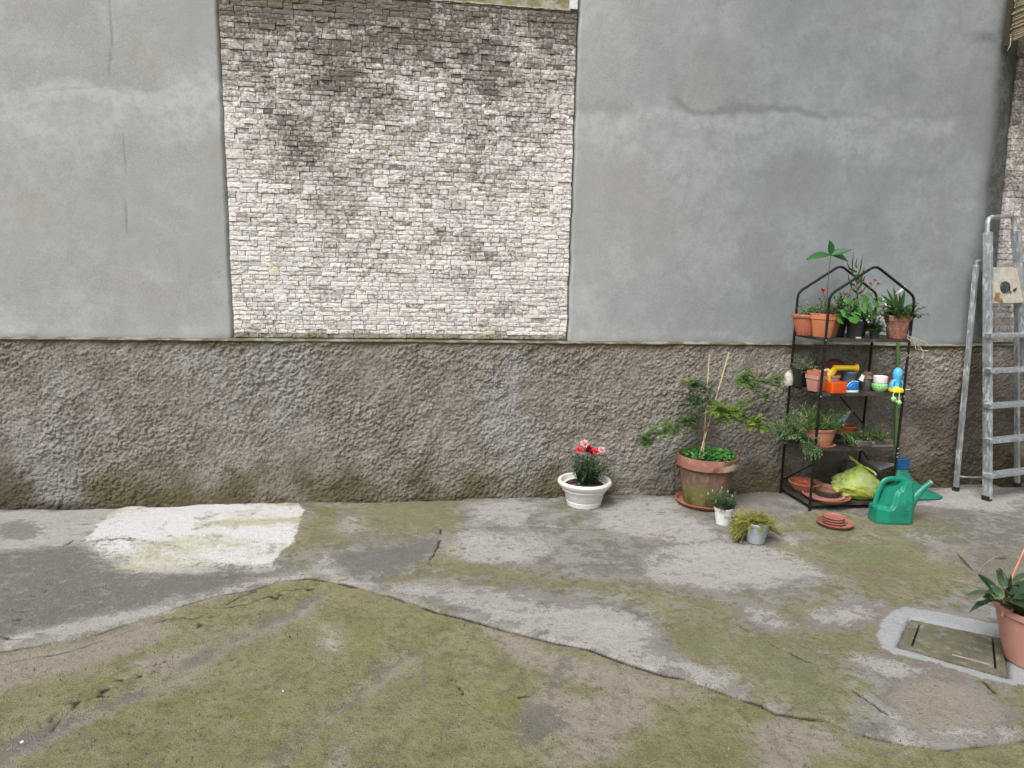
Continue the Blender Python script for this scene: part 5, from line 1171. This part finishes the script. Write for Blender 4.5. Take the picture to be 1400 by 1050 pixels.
mb.build('embossed_emblem', TEAL, can)

# ================================================================== SAUCERS on the ground
c = G(1141, 719); c.z = .004; SAU = simple('saucer_terracotta', (.36, .145, .11), (.29, .11, .08), rough=.6, nscale=10, dirt=.3, dirtc=(.5, .32, .26))
mb = MB(); mb.lathe([(0, 0), (.088, 0), (.108, .020), (.114, .024), (.113, .029), (.106, .028), (.092, .010), (0, .008)], c, 44); tag(mb.build('wide_saucer', SAU), 'wide terracotta saucer on the ground under a small pile of saucers', 'saucer')
for k, (r, lab) in enumerate(((.070, 'lowest of the three small saucers piled on the wide saucer'), (.068, 'middle one of the three small saucers piled on the wide saucer'), (.069, 'topmost of the three small saucers piled on the wide saucer'))):
    mb = MB(); o_ = c+Vector((-.008+random.uniform(-.003, .003), .004, .009+k*.016)); mb.lathe([(0, 0), (r*.80, 0), (r*.97, .017), (r*1.0, .018), (r*1.0, .023), (r*.93, .023), (r*.80, .012), (0, .010)], o_, 36); tag(mb.build('small_saucer', SAU), lab, 'saucer', 'small saucers piled in front of the rack')

# ================================================================== WHITE POT with carnations
c = G(798, 690); c.z = .002
r_ = thing('white_pot', c, 'white decorated bowl-shaped pot of red and pink carnations by the wall', 'potted plant')
t = NT('white_ceramic'); n1 = t.noise(10, 5, .6); zz = t.n('ShaderNodeSeparateXYZ'); t.set(zz.inputs[0], t.pos())
t.base(t.mix(t.ss(n1, .55, .72), (.72, .71, .68), (.52, .50, .46))); t.rough(.5)
mb = MB(); mb.lathe([(0, 0), (.108, 0), (.116, .004), (.122, .030), (.124, .036), (.121, .040), (.126, .045), (.134, .088), (.137, .092), (.150, .110), (.156, .118), (.154, .124), (.172, .140), (.182, .152), (.186, .166), (.180, .178), (.170, .180), (.160, .176), (.155, .160), (.150, .148), (0, .146)], c, 64); mb.build('pot', t.m, r_)
mb = MB(); Rb = lambda z: .1245+(z-.045)*.2
for k in range(44):                    # raised garland band
    a = 2*math.pi*k/44; z = .066+.006*math.sin(k*math.pi/2); rr = Rb(z)+.0015
    q = c+Vector((math.cos(a)*rr, math.sin(a)*rr, z)); d = Vector((-math.sin(a), math.cos(a), .8*(1 if k % 2 else -1))).normalized(); n_ = Vector((math.cos(a), math.sin(a), 0))
    mb.leaf(q-d*.009, d, .019, .010, up=n_, bend=0, n=3, fold=-.3, tone=.2)
for zb in (.050, .084): mb.tube([c+Vector((math.cos(2*math.pi*k/48)*(Rb(zb)+.001), math.sin(2*math.pi*k/48)*(Rb(zb)+.001), zb)) for k in range(49)], .0016, 5, caps=False)
mb.build('garland', simple('grey_relief', (.25, .24, .24), (.45, .44, .43), rough=.6, nscale=50), r_)
soil(r_, c+Vector((0, 0, .150)), .150)
LM_CARN = leafmat('carnation_leaf', (.025, .075, .035), (.07, .13, .07), (.22, .28, .15))
mb, sm = MB(), MB(); bc = c+Vector((.01, 0, .15))
for i in range(120): sprig(mb, sm, bc+Vector((random.uniform(-.04, .045), random.uniform(-.035, .035), 0)), rdir(.35, 1)+Vector((.06, 0, .7)), random.uniform(.08, .215), .02, 9, .028, .015, (0, .9), wig=.14)
stuff(mb.build('foliage', LM_CARN, r_)); stuff(sm.build('stems', STEM, r_))
for (px, py), mt, r in (((791, 615), CORAL, .034), ((799, 607), PINKP, .034), ((806, 613), RED, .026), ((814, 617), CORAL, .030), ((822, 615), PINKP, .027), ((803, 616), RED, .022), ((809, 619), RED, .021)):
    q = V(px, py, c.y-.03+random.uniform(-.03, .03)); s2 = MB(); s2.tube([bc, lerp(bc, q, .6)+Vector((.005, 0, .01)), q], .0014, 4); s2.build('flower_stem', STEM, r_); ruffle(r_, q, r, mt, 14)
mb = MB()
for i in range(14):
    a = random.uniform(2.6, 4.4); rr = random.uniform(.06, .135); q = c+Vector((math.cos(a)*rr, math.sin(a)*rr*.8, .156)); mb.leaf(q, rdir(0, .4), .018, .014, n=2, tone=random.random())
mb.build('fallen_petals', leafmat('fallen_petal', (.25, .04, .06), (.70, .40, .42)), r_)

# ================================================================== BIG TERRACOTTA POT
c = G(962, 688); c.y -= .01; c.z = .0
mb = MB(); mb.lathe([(0, 0), (.165, 0), (.190, .020), (.202, .030), (.203, .036), (.194, .036), (.180, .016), (0, .012)], c+Vector((0, 0, .001)), 56); tag(mb.build('big_saucer', TERRA), 'round terracotta saucer under the largest mossy pot', 'saucer')
r_ = thing('big_pot', c+Vector((0, 0, .013)), 'large weathered terracotta pot of clover and feathery shrub with two stakes', 'potted plant')
t = NT('mossy_terracotta'); sx_ = t.n('ShaderNodeSeparateXYZ'); t.set(sx_.inputs[0], t.obj())
n1 = t.noise(6, 6, .65); n2 = t.noise(25, 5, .65)
col = t.mix(t.ss(n1, .38, .6), (.215, .118, .082), (.11, .072, .052)); rimm = t.ss(sx_.outputs[2], .262, .275)
col = t.mix(rimm, col, t.mix(t.ss(n1, .4, .6), (.40, .17, .12), (.27, .115, .085)))
xm = t.ss(sx_.outputs[0], .00, .05)                                      # chipped, limed stretch of the rim
col = t.mix(t.math('MULTIPLY', t.math('MULTIPLY', rimm, xm), t.ss(n2, .35, .55)), col, t.mix(t.ss(t.math('ADD', sx_.outputs[2], t.math('MULTIPLY', n1, .06)), .335, .345), (.42, .36, .27), (.09, .065, .03)))
band = t.math('MULTIPLY', t.ss(sx_.outputs[2], .30, .04), t.ss(sx_.outputs[0], .20, .02))
col = t.mix(t.math('MULTIPLY', t.ss(t.math('ADD', band, t.math('MULTIPLY', t.math('SUBTRACT', n1, .5), 1.5)), .45, .8), .85), col, (.12, .13, .030))
col = t.mix(t.math('MULTIPLY', t.ss(n2, .52, .70), .45), col, (.32, .25, .20))
t.base(col); t.rough(.85); t.bump(n2, .003)
mb = MB(); mb.lathe([(0, 0), (.135, 0), (.145, .008), (.165, .12), (.184, .245), (.186, .262), (.200, .265), (.206, .270), (.212, .338), (.210, .345), (.196, .345), (.190, .335), (.186, .315), (0, .315)], c+Vector((0, 0, .013)), 64, jit=.0008)
pot = mb.build('pot', t.m, r_, loc=tuple(c+Vector((0, 0, .013))))
soil(r_, c+Vector((0, 0, .330)), .186)
LM_CLOV = leafmat('clover_leaf', (.025, .13, .025), (.08, .30, .05), (.16, .36, .09), rough=.5)
mb, sm = MB(), MB()
for i in range(330):
    a = random.uniform(0, 6.283); rr = .185*math.sqrt(random.random()); q = c+Vector((math.cos(a)*rr, math.sin(a)*rr, .343+random.uniform(.0, .05)*(1-rr*2)+.015*math.cos(rr*8)))
    n_ = (Vector((0, -.25, 1))+rdir(-.3, .3)*.5).normalized(); qm = n_.to_track_quat('Z', 'Y').to_matrix(); b0 = random.uniform(0, 6); tn = random.random()
    for k in range(3):
        b = b0+k*2.094; d = qm @ Vector((math.cos(b), math.sin(b), .15)); s2 = n_.cross(d)
        L = random.uniform(.011, .016); mb.add([q, q+d*L*.6+s2*L*.55, q+d*L+s2*L*.28, q+d*L*.85, q+d*L-s2*L*.28, q+d*L*.6-s2*L*.55], [(0, 1, 2, 3), (0, 3, 4, 5)], tn)
stuff(mb.build('clover', LM_CLOV, r_))
# bamboo stakes
M_CANE = simple('cane', (.55, .42, .29), (.42, .31, .20), rough=.6, nscale=30)
b1 = c+Vector((.0, 0, .30))
for (ax, ay), (bx, by) in (((962, 612), (970, 484)), ((962, 604), (997, 481))):
    mb = MB(); a, b = V(ax, ay, c.y+.01), V(bx, by, c.y+.06); a2 = a+(a-b)*.25; mb.tube([a2, lerp(a, b, .5), b], [.0058, .0052, .0046], 7); mb.build('stake', M_CANE, r_)
# feathery shrub
def frond(mb, sm, p, d, L, npair, ll, lw, tn, grav=.5):
    p = Vector(p); d = Vector(d).normalized(); pts = [p.copy()]
    for i in range(npair):
        d = (d+Vector((0, 0, -grav/npair))+rdir(-1, 1)*.03).normalized(); p = p+d*(L/npair); pts.append(p.copy())
        s = d.cross(Vector((0, 0, 1)))
        if s.length < .05: s = Vector((1, 0, 0))
        s.normalize(); k = math.sin(math.pi*(.12+.85*(i+1)/npair))**.6
        for sg in (1, -1):
            ld = (s*sg+d*.45+Vector((0, 0, random.uniform(-.35, .1)))).normalized(); mb.leaflet(p, ld, ll*k*random.uniform(.85, 1.15), lw, d, min(1, max(0, tn+random.uniform(-.15, .15))))
    sm.tube(pts[::3]+[pts[-1]], .0006, 3, caps=False)
LM_F = leafmat('feather_leaf', (.035, .12, .05), (.32, .52, .055), (.60, .66, .09), trans=.4)
mb, sm = MB(), MB(); root = c+Vector((-.005, 0, .325))
hub = V(962, 590, c.y)
for (px, py, dy, rad, nfr, tn, sz) in ((884, 603, -.05, .055, 34, .18, 1.), (893, 590, -.04, .05, 16, .30, .9), (911, 588, -.02, .06, 36, .5, 1.), (928, 583, 0, .04, 14, .28, .9), (945, 572, .04, .06, 36, .12, 1.), (938, 578, .04, .05, 16, .15, 1), (952, 545, .05, .07, 36, .10, 1.), (948, 526, .05, .06, 34, .12, 1.), (966, 530, .06, .05, 20, .08, 1.), (938, 521, .0, .03, 10, .75, .8), (968, 548, .03, .05, 16, .14, .8),
                                    (984, 560, -.06, .07, 46, .72, 1.05), (1000, 563, -.06, .06, 40, .80, 1.), (1012, 556, -.05, .05, 22, .55, 1.), (990, 573, -.07, .04, 18, .7, .8), (1028, 578, -.04, .05, 26, .88, .8), (1035, 573, -.04, .04, 14, .8, .8), (1046, 583, -.05, .04, 18, .7, .8), (1014, 570, -.03, .05, 16, .4, .8), (1019, 517, .02, .055, 40, .5, 1.), (1030, 527, .03, .05, 24, .3, 1.), (1022, 508, .02, .04, 14, .5, .9), (1046, 520, .05, .04, 16, .3, .7), (1062, 518, .05, .04, 18, .5, .8), (1048, 545, .06, .05, 14, .3, .8), (1060, 526, .05, .03, 10, .6, .7)):
    ctr = V(px, py, c.y+dy)
    # branch out to the tuft
    mid = lerp(hub, ctr, .55)+Vector((0, 0, .05)); sm.tube([root, hub, lerp(hub, mid, .6)+rdir(-1, 1)*.012, mid, ctr], [.0022, .0014, .0011, .0009, .0006], 5, caps=False)
    for i in range(int(nfr*1.5)):
        st_ = ctr+rdir(-1, 1)*rad*random.random()**.5*.8
        frond(mb, sm, st_, rdir(-.5, .7)+Vector((0, 0, .1)), random.uniform(.05, .085)*sz, 11, .021*sz, .0056, tn+random.uniform(-.14, .14))
stuff(mb.build('feathery_foliage', LM_F, r_)); sm.build('branches', BARK, r_)

# ================================================================== SMALL WHITE POT
c = G(988, 716); c.z = .001
r_ = thing('small_white_pot', c, 'small white plastic pot of narrow dark leaves in front of the big terracotta pot', 'potted plant')
mb = MB(); mb.lathe(pot_prof(.044, .060, .112, .003, .018, .004), c, 40); mb.build('pot', WHITEP, r_); soil(r_, c+Vector((0, 0, .097)), .052)
mb = MB()
for k, (zz_, n_) in enumerate(((.068, 14), (.060, 20), (.052, 17))):
    for i in range(n_): a = -1.9+i*.036; rr = .0445+.0155*zz_/.112+.0008; mb.box(c+Vector((math.cos(a)*rr, math.sin(a)*rr, zz_)), (.0018, .0012, .0022))
mb.build('printed_lines', simple('grey_print', (.35, .35, .36)), r_, smooth=False)
LM_LAV = leafmat('narrow_leaf', (.035, .075, .035), (.09, .15, .08), (.28, .33, .20))
mb, sm = MB(), MB()
for i in range(95): sprig(mb, sm, c+Vector((random.uniform(-.04, .04), random.uniform(-.04, .04), .10)), rdir(.25, 1)+Vector((0, 0, .35)), random.uniform(.05, .115), .05, 7, .034, .0075, (0, .9), wig=.12)
stuff(mb.build('foliage', LM_LAV, r_)); stuff(sm.build('stems', STEM, r_))
mb = MB()
for px, py in ((968, 676), (974, 672), (987, 668), (1001, 679), (995, 673), (1003, 688)): q = V(px, py, c.y-.02); mb.tube([q, q+Vector((0, 0, .014))], [.003, .002], 5)
mb.build('bud', simple('pale_bud', (.60, .58, .48), rough=.8), r_)

# ================================================================== SMALL GREY POT
c = G(1033, 741); c.z = .001
r_ = thing('small_grey_pot', c, 'small grey plastic pot overflowing with yellow-green stonecrop, nearest of the pair', 'potted plant')
mb = MB(); mb.lathe(pot_prof(.052, .072, .128, .003, .016, .004), c, 40); mb.build('pot', GREYP, r_); soil(r_, c+Vector((0, 0, .112)), .064)
LM_SED = leafmat('stonecrop', (.20, .24, .035), (.44, .46, .08), (.50, .42, .13), rough=.6)
mb, sm = MB(), MB()
for i in range(210): sprig(mb, sm, c+Vector((random.uniform(-.06, .06), random.uniform(-.045, .055), .115)), rdir(.2, 1)+Vector((-.05, .05, .1)), random.uniform(.05, .12), .22, 9, .015, .006, (0, 1))
for i in range(300):
    a = random.gauss(math.radians(165), math.radians(45)) if i % 3 else random.uniform(math.radians(-20), math.radians(200)); a = min(max(a, math.radians(-2)), math.radians(182)); d = Vector((math.cos(a), math.sin(a), .6)); sprig(mb, sm, c+Vector((math.cos(a)*.06, math.sin(a)*.06, random.uniform(.06, .12))), d+rdir(-1, 1)*.4, random.uniform(.04, .12), .35, 10, .014, .0075, (0, 1), wig=.5)
stuff(mb.build('foliage', LM_SED, r_)); stuff(sm.build('stems', simple('dry_stem', (.30, .24, .10)), r_))

# ================================================================== PINK POT bottom right
c = G(1412, 905); c.z = .0
Y0 = c.y
ptop = V(1362, 830, Y0-.0)
r_ = thing('pink_pot', c, 'faded pink hanging pot with glossy dark leaves at the right edge of the picture', 'potted plant')
PR = c.x-V(1367, 848, Y0).x-.022
PH = V(1400, 845, Y0-PR*.8).z
mb = MB(); rt, rb, h = PR, PR*.62, .250
mb.lathe([(0, 0), (rb*.9, 0), (rb, .006), (rb+(rt-rb)*.35, h*.30), (rb+(rt-rb)*.72, h*.68), (rb+(rt-rb)*.80, h*.77), (rt*.945, h*.86), (rt*.99, h*.875), (rt*1.03, h*.90), (rt*1.035, h*.985), (rt*1.0, h), (rt*.95, h*.99), (rt*.92, h*.93), (rt*.88, h*.86), (0, h*.86)], c, 72)
mb.build('pot', PLASTIC_P, r_); soil(r_, c+Vector((0, 0, h*.875)), rt*.89)
# lug and hanger
lug = c+Vector((-rt*1.02, -.01, h)); mb = MB(); mb.box(lug+Vector((.006, 0, -.004)), (.014, .035, .04)); mb.build('lug', PLASTIC_P, r_, bevel=.005)
HM = simple('hanger_plastic', (.55, .27, .18), (.47, .2, .13), rough=.5)
a = V(1370, 842, Y0-.02); mb = MB(); mb.tube([a, V(1372, 826, Y0-.02), V(1383, 790, Y0-.02), V(1400, 752, Y0), V(1425, 700, Y0+.02), V(1470, 640, Y0+.03)], [.005, .0045, .004, .004, .004, .004], 7); mb.tube([V(1372, 832, Y0-.02), V(1378, 812, Y0-.02), V(1384, 795, Y0-.02)], .003, 6); mb.build('hanger', HM, r_)
LM_GL = leafmat('glossy_leaf', (.022, .05, .022), (.05, .095, .035), (.10, .17, .07), rough=.3, spec=.5, trans=.12)
sm = MB()
leaves = [((1370, 822), (1340, 786), .030, .3), ((1358, 812), (1338, 787), .028, .1), ((1372, 818), (1352, 800), .03, .2), ((1355, 810), (1320, 813), .014, .3), ((1360, 820), (1326, 835), .016, .9), ((1364, 820), (1334, 822), .022, .5), ((1376, 815), (1350, 808), .03, .4), ((1370, 802), (1362, 780), .03, .1), ((1378, 800), (1382, 785), .030, -.1), ((1372, 784), (1364, 778), .014, .1), ((1380, 812), (1418, 795), .03, .3), ((1380, 805), (1408, 800), .032, .3), ((1385, 818), (1425, 815), .03, .5), ((1380, 822), (1410, 828), .03, .5), ((1388, 826), (1415, 840), .028, .6), ((1376, 826), (1400, 836), .03, .5), ((1384, 795), (1405, 783), .014, .3), ((1392, 832), (1420, 848), .026, .6), ((1375, 815), (1392, 800), .028, .2), ((1368, 828), (1390, 842), .022, .5), ((1400, 815), (1440, 800), .03, .3), ((1400, 825), (1445, 830), .03, .4), ((1366, 812), (1378, 825), .03, .6), ((1372, 806), (1360, 818), .03, .6), ((1380, 818), (1395, 826), .034, .3), ((1362, 822), (1345, 815), .022, .4)]
sc_ = (Y0/4.)
for (ax, ay), (bx, by), wd, bd in leaves:
    yy = Y0+random.uniform(-.10, .04); a, b = V(ax, ay, yy), V(bx, by, yy+random.uniform(-.05, .05)); d = b-a
    mb = MB(); mb.leaf(a, d+Vector((0, 0, bd*d.length*.5)), d.length*1.06, wd*1.45, bend=bd, n=8, fold=.3, tone=random.random(), up=Vector((0, -.6, .8)), shape=.9); mb.build('leaf', LM_GL, r_)
    sm.tube([c+Vector((random.uniform(-.10, -.02), random.uniform(-.05, .05), h*.88)), lerp(c+Vector((-.05, 0, h*.9)), a, .7), a], .002, 4, caps=False)
# pale blue-green young leaf, thin wands
mb = MB(); a, b = V(1378, 802, Y0-.05), V(1366, 786, Y0-.06); mb.leaf(a, V(1372, 782, Y0-.05)-a, .045, .045, n=6, up=Vector((0, -1, .2)), tone=1.); mb.build('young_leaf', leafmat('blue_leaf', (.10, .20, .15), (.14, .25, .19)), r_)
sm.build('stems', STEM, r_)
mb = MB(); mb.tube([V(1336, 805, Y0), V(1334, 790, Y0), V(1342, 775, Y0), V(1352, 766, Y0), V(1366, 759, Y0), V(1384, 757, Y0), V(1400, 757, Y0)], [.0012]*7, 5)
mb.build('wand', simple('pale_wand', (.25, .25, .20)), r_)
mb = MB(); a, b = V(1332, 782, Y0-.02), V(1303, 756, Y0-.02); mb.leaf(a, b-a, (b-a).length, .010, bend=-.2, n=6, up=Vector((0, -1, 0))); a, b = V(1358, 764, Y0), V(1378, 761, Y0); mb.leaf(a, b-a, (b-a).length, .010, bend=.2, n=5, up=Vector((0, -1, 0))); mb.build('dry_leaf', simple('dry_leaf', (.09, .08, .055), (.14, .12, .08)), r_)

# ================================================================== LADDER
lad = thing('step_ladder', (4.4, 4.65, 0), 'paint-spattered folded aluminium stepladder leaning at the right end of the wall', 'ladder')
t = NT('aluminium'); p = t.pos(); n1 = t.noise(25, 5, .65); n2 = t.noise(9, 5, .7); n3 = t.noise(70, 4, .6, t.scale(p, (1, 1, .25)))
col = t.mix(t.ss(n1, .3, .7), (.58, .61, .64), (.43, .46, .49)); spl = t.math('MULTIPLY', t.ss(t.math('ADD', t.math('MULTIPLY', n2, .4), t.math('MULTIPLY', n3, .6)), .50, .60), .55)
col = t.mix(spl, col, (.68, .69, .69)); t.base(col); t.set(t.b.inputs['Metallic'], t.math('MULTIPLY', t.math('SUBTRACT', 1., spl), .75)); t.rough(t.math('ADD', t.math('MULTIPLY', spl, .3), .38)); t.bump(n3, .002)
ALU = t.m; RUB = simple('rubber', (.02, .02, .02), rough=.7)
FLf, FLt = Vector((4.190, 4.485, .02)), Vector((4.095, 4.705, 2.0)); FRf, FRt = Vector((4.74, 4.62, .02)), Vector((4.36, 4.765, 2.02))
def bar(mb, a, b, w, d, fwd):
    a, b = Vector(a), Vector(b); ax = (b-a).normalized(); s = ax.cross(fwd).normalized(); f = s.cross(ax).normalized()
    vs = [q+s*sx*w/2+f*sy*d/2 for q in (a, b) for sx, sy in ((-1, -1), (1, -1), (1, 1), (-1, 1))]
    mb.add(vs, [(0, 1, 2, 3), (7, 6, 5, 4), (0, 4, 5, 1), (1, 5, 6, 2), (2, 6, 7, 3), (3, 7, 4, 0)])
FW = Vector((.25, -.97, 0))
for a, b in ((FLf, FLt), (FRf, FRt)):
    mb = MB(); e = lerp(a, b, .965); bar(mb, a, e, .023, .052, FW)
    bar(mb, a+FW*.031, e+FW*.031, .028, .006, FW)           # front flange
    mb.build('front_rail', ALU, lad, smooth=False, bevel=.002)
    mb = MB(); bar(mb, a-Vector((0, 0, .02)), lerp(a, b, .008), .034, .062, FW); mb.build('foot_cap', RUB, lad, smooth=False, bevel=.004)
mb = MB(); q1, q2 = lerp(FLf, FLt, .955), lerp(FRf, FRt, .955)
hp = arc_pts([q1, FLt+Vector((0, 0, .035)), FRt+Vector((0, 0, .035)), q2], .05, 6); mb.tube(hp, .019, 12, squash=.8); mb.build('top_hoop', ALU, lad)
def rail_at(a, b, z): return lerp(a, b, (z-a.z)/(b.z-a.z))
for k in range(5):
    z = .192+k*.2515; a, b = rail_at(FLf, FLt, z), rail_at(FRf, FRt, z+.0); mb = MB()
    a = a+(a-b).normalized()*.018; d = (b-a).normalized(); f = FW
    bar(mb, a+f*.022, b+f*.022, .085, .024, Vector((0, 0, 1))); 
    for j in range(5): o1 = f*(-.014+.018*j); bar(mb, a+o1+Vector((0, 0, .0135)), b+o1+Vector((0, 0, .0135)), .006, .003, Vector((0, 0, 1)))
    mb.build('tread', ALU, lad, smooth=False, bevel=.0025)
    mb = MB(); bar(mb, a+f*.03+Vector((0, 0, -.012)), a+f*.03-d*.012+Vector((0, 0, .022)), .03, .05, FW); mb.build('tread_bracket', ALU, lad, smooth=False, bevel=.002)
# rear legs
RLf, RLt = Vector((4.128, 4.715, .02)), Vector((4.085, 4.745, 1.70)); RRf, RRt = Vector((4.715, 4.78, .02)), Vector((4.46, 4.79, 1.70))
for a, b in ((RLf, RLt), (RRf, RRt)):
    mb = MB(); bar(mb, a, b, .026, .032, FW); mb.build('rear_leg', ALU, lad, smooth=False, bevel=.002)
    mb = MB(); bar(mb, a-Vector((0, 0, .02)), lerp(a, b, .008), .034, .042, FW); mb.build('foot_cap', RUB, lad, smooth=False, bevel=.004)
    mb = MB(); mb.tube(arc_pts([lerp(a, b, .96), b+Vector((.0, 0, .03)), b+Vector((.05, -.01, .02)), b+Vector((.055, -.01, -.05))], .02), .013, 8); mb.build('hinge_cap', simple('grey_hinge', (.30, .31, .32), rough=.4, metal=.4), lad)
mb = MB(); a, b = rail_at(RLf, RLt, .12), rail_at(RRf, RRt, .16); mb.tube([lerp(a, b, t_)-Vector((0, .02, .035*math.sin(math.pi*t_))) for t_ in (0, .2, .4, .6, .8, 1)], .006, 6); mb.build('spreader', ALU, lad)
# folded platform
A, B, C_, D_ = V(1352, 415, 4.650), V(1352, 365, 4.715), V(1393, 366, 4.74), V(1403, 414, 4.70)
nrm = (C_-B).cross(A-B).normalized(); nrm = nrm if nrm.y < 0 else -nrm
t = NT('platform_paint'); n1 = t.noise(20, 5, .65); n2 = t.noise(7, 5, .7)
col = t.mix(t.ss(n1, .4, .65), (.50, .47, .40), (.40, .37, .31)); col = t.mix(t.ss(n2, .56, .62), col, (.30, .38, .38)); t.base(col); t.rough(.6); t.bump(n1, .003)
mb = MB(); q = [A, B, C_, D_]; mb.add(q+[p-nrm*.03 for p in q], [(0, 1, 2, 3), (7, 6, 5, 4), (0, 4, 5, 1), (1, 5, 6, 2), (2, 6, 7, 3), (3, 7, 4, 0)]); mb.build('platform', t.m, lad, smooth=False, bevel=.004)
def on_plate(px, py, off=.002):
    d = ray(px, py); o0 = Vector((0, 0, CAM_H)); P0 = A+nrm*off; k = (P0-o0).dot(nrm)/d.dot(nrm); return o0+d*k
def disc(cx, cy, rx_, ry_, n=18, rag=.08): return [on_plate(cx+rx_*math.cos(2*math.pi*k/n)*(1+random.uniform(-rag, rag)), cy+ry_*math.sin(2*math.pi*k/n)*(1+random.uniform(-rag, rag))) for k in range(n)]
mb = MB()
for poly in (disc(1374.5, 392.5, 7.3, 8.2), [on_plate(*p) for p in ((1379, 396), (1384, 399), (1381.5, 401))], [on_plate(*p) for p in ((1385, 396), (1390.5, 393), (1389, 397), (1387, 399))]):
    mb.add(poly+[p-nrm*.004 for p in poly], [tuple(range(len(poly)))]+[tuple(len(poly)+k for k in range(len(poly)-1, -1, -1))]+[(k, (k+1) % len(poly), len(poly)+(k+1) % len(poly), len(poly)+k) for k in range(len(poly))])
t = NT('black_print'); t.base(t.mix(t.ss(t.noise(160, 3, .6), .56, .62), (.018, .018, .022), (.33, .33, .33))); t.rough(.6)
mb.build('fish_emblem', t.m, lad, smooth=False)
mb = MB()
for cx, cy, a_, b_2 in ((1364, 402, 4, 2.2), (1362, 408, 2.5, 4), (1367, 410, 4, 2.5), (1364, 406, 3, 3), (1370, 412, 2, 1.5)):
    poly = disc(cx, cy, a_, b_2, 12, .25); mb.add([p-nrm*.0008 for p in poly]+[p-nrm*.004 for p in poly], [tuple(range(12))]+[(k, (k+1) % 12, 12+(k+1) % 12, 12+k) for k in range(12)])
mb.build('rust_stain', simple('rust', (.24, .11, .05), (.33, .2, .12), rough=.9, nscale=90), lad, smooth=False)
# small stones and dry bits lying on the ground
for (px, py, r, lab) in ((30, 1015, .006, 'small white pebble on the near concrete at the lower left'), (387, 945, .004, 'tiny white chip on the near concrete left of centre')):
    q = G(px, py); mb = MB(); mb.lathe([(0, 0), (r*.8, .0), (r, r*.35), (r*.6, r*.8), (0, r*.85)], q, 9, jit=r*.12); tag(mb.build('pebble', WHITEP), lab, 'pebble')

mb = MB(); rg = random.Random(5)
for i in range(1500):
    q = G(rg.uniform(-40, 1440), rg.uniform(690, 1060)); 
    if q.y > 4.75 or (abs(q.x-2.38) < .33 and abs(q.y-2.66) < .25): continue
    k = rg.uniform(.0012, .0034)*(1.7 if rg.random() < .06 else 1); z = -.006
    vs = [q+Vector((k*rg.uniform(.7, 1.3), 0, z)), q+Vector((0, k*rg.uniform(.7, 1.3), z)), q+Vector((-k, 0, z)), q+Vector((0, -k*rg.uniform(.7, 1.3), z)), q+Vector((0, 0, z+k+.006)), q+Vector((0, 0, z-k))]
    mb.add(vs, [(0, 1, 4), (1, 2, 4), (2, 3, 4), (3, 0, 4), (1, 0, 5), (2, 1, 5), (3, 2, 5), (0, 3, 5)], rg.random())
g_ = mb.build('grit', simple('grit', (.42, .39, .34), (.12, .105, .08), rough=.9, nscale=30), None, smooth=False); stuff(g_); g_['label'] = 'fine loose grit and crumbs scattered over the concrete ground'; g_['category'] = 'grit'
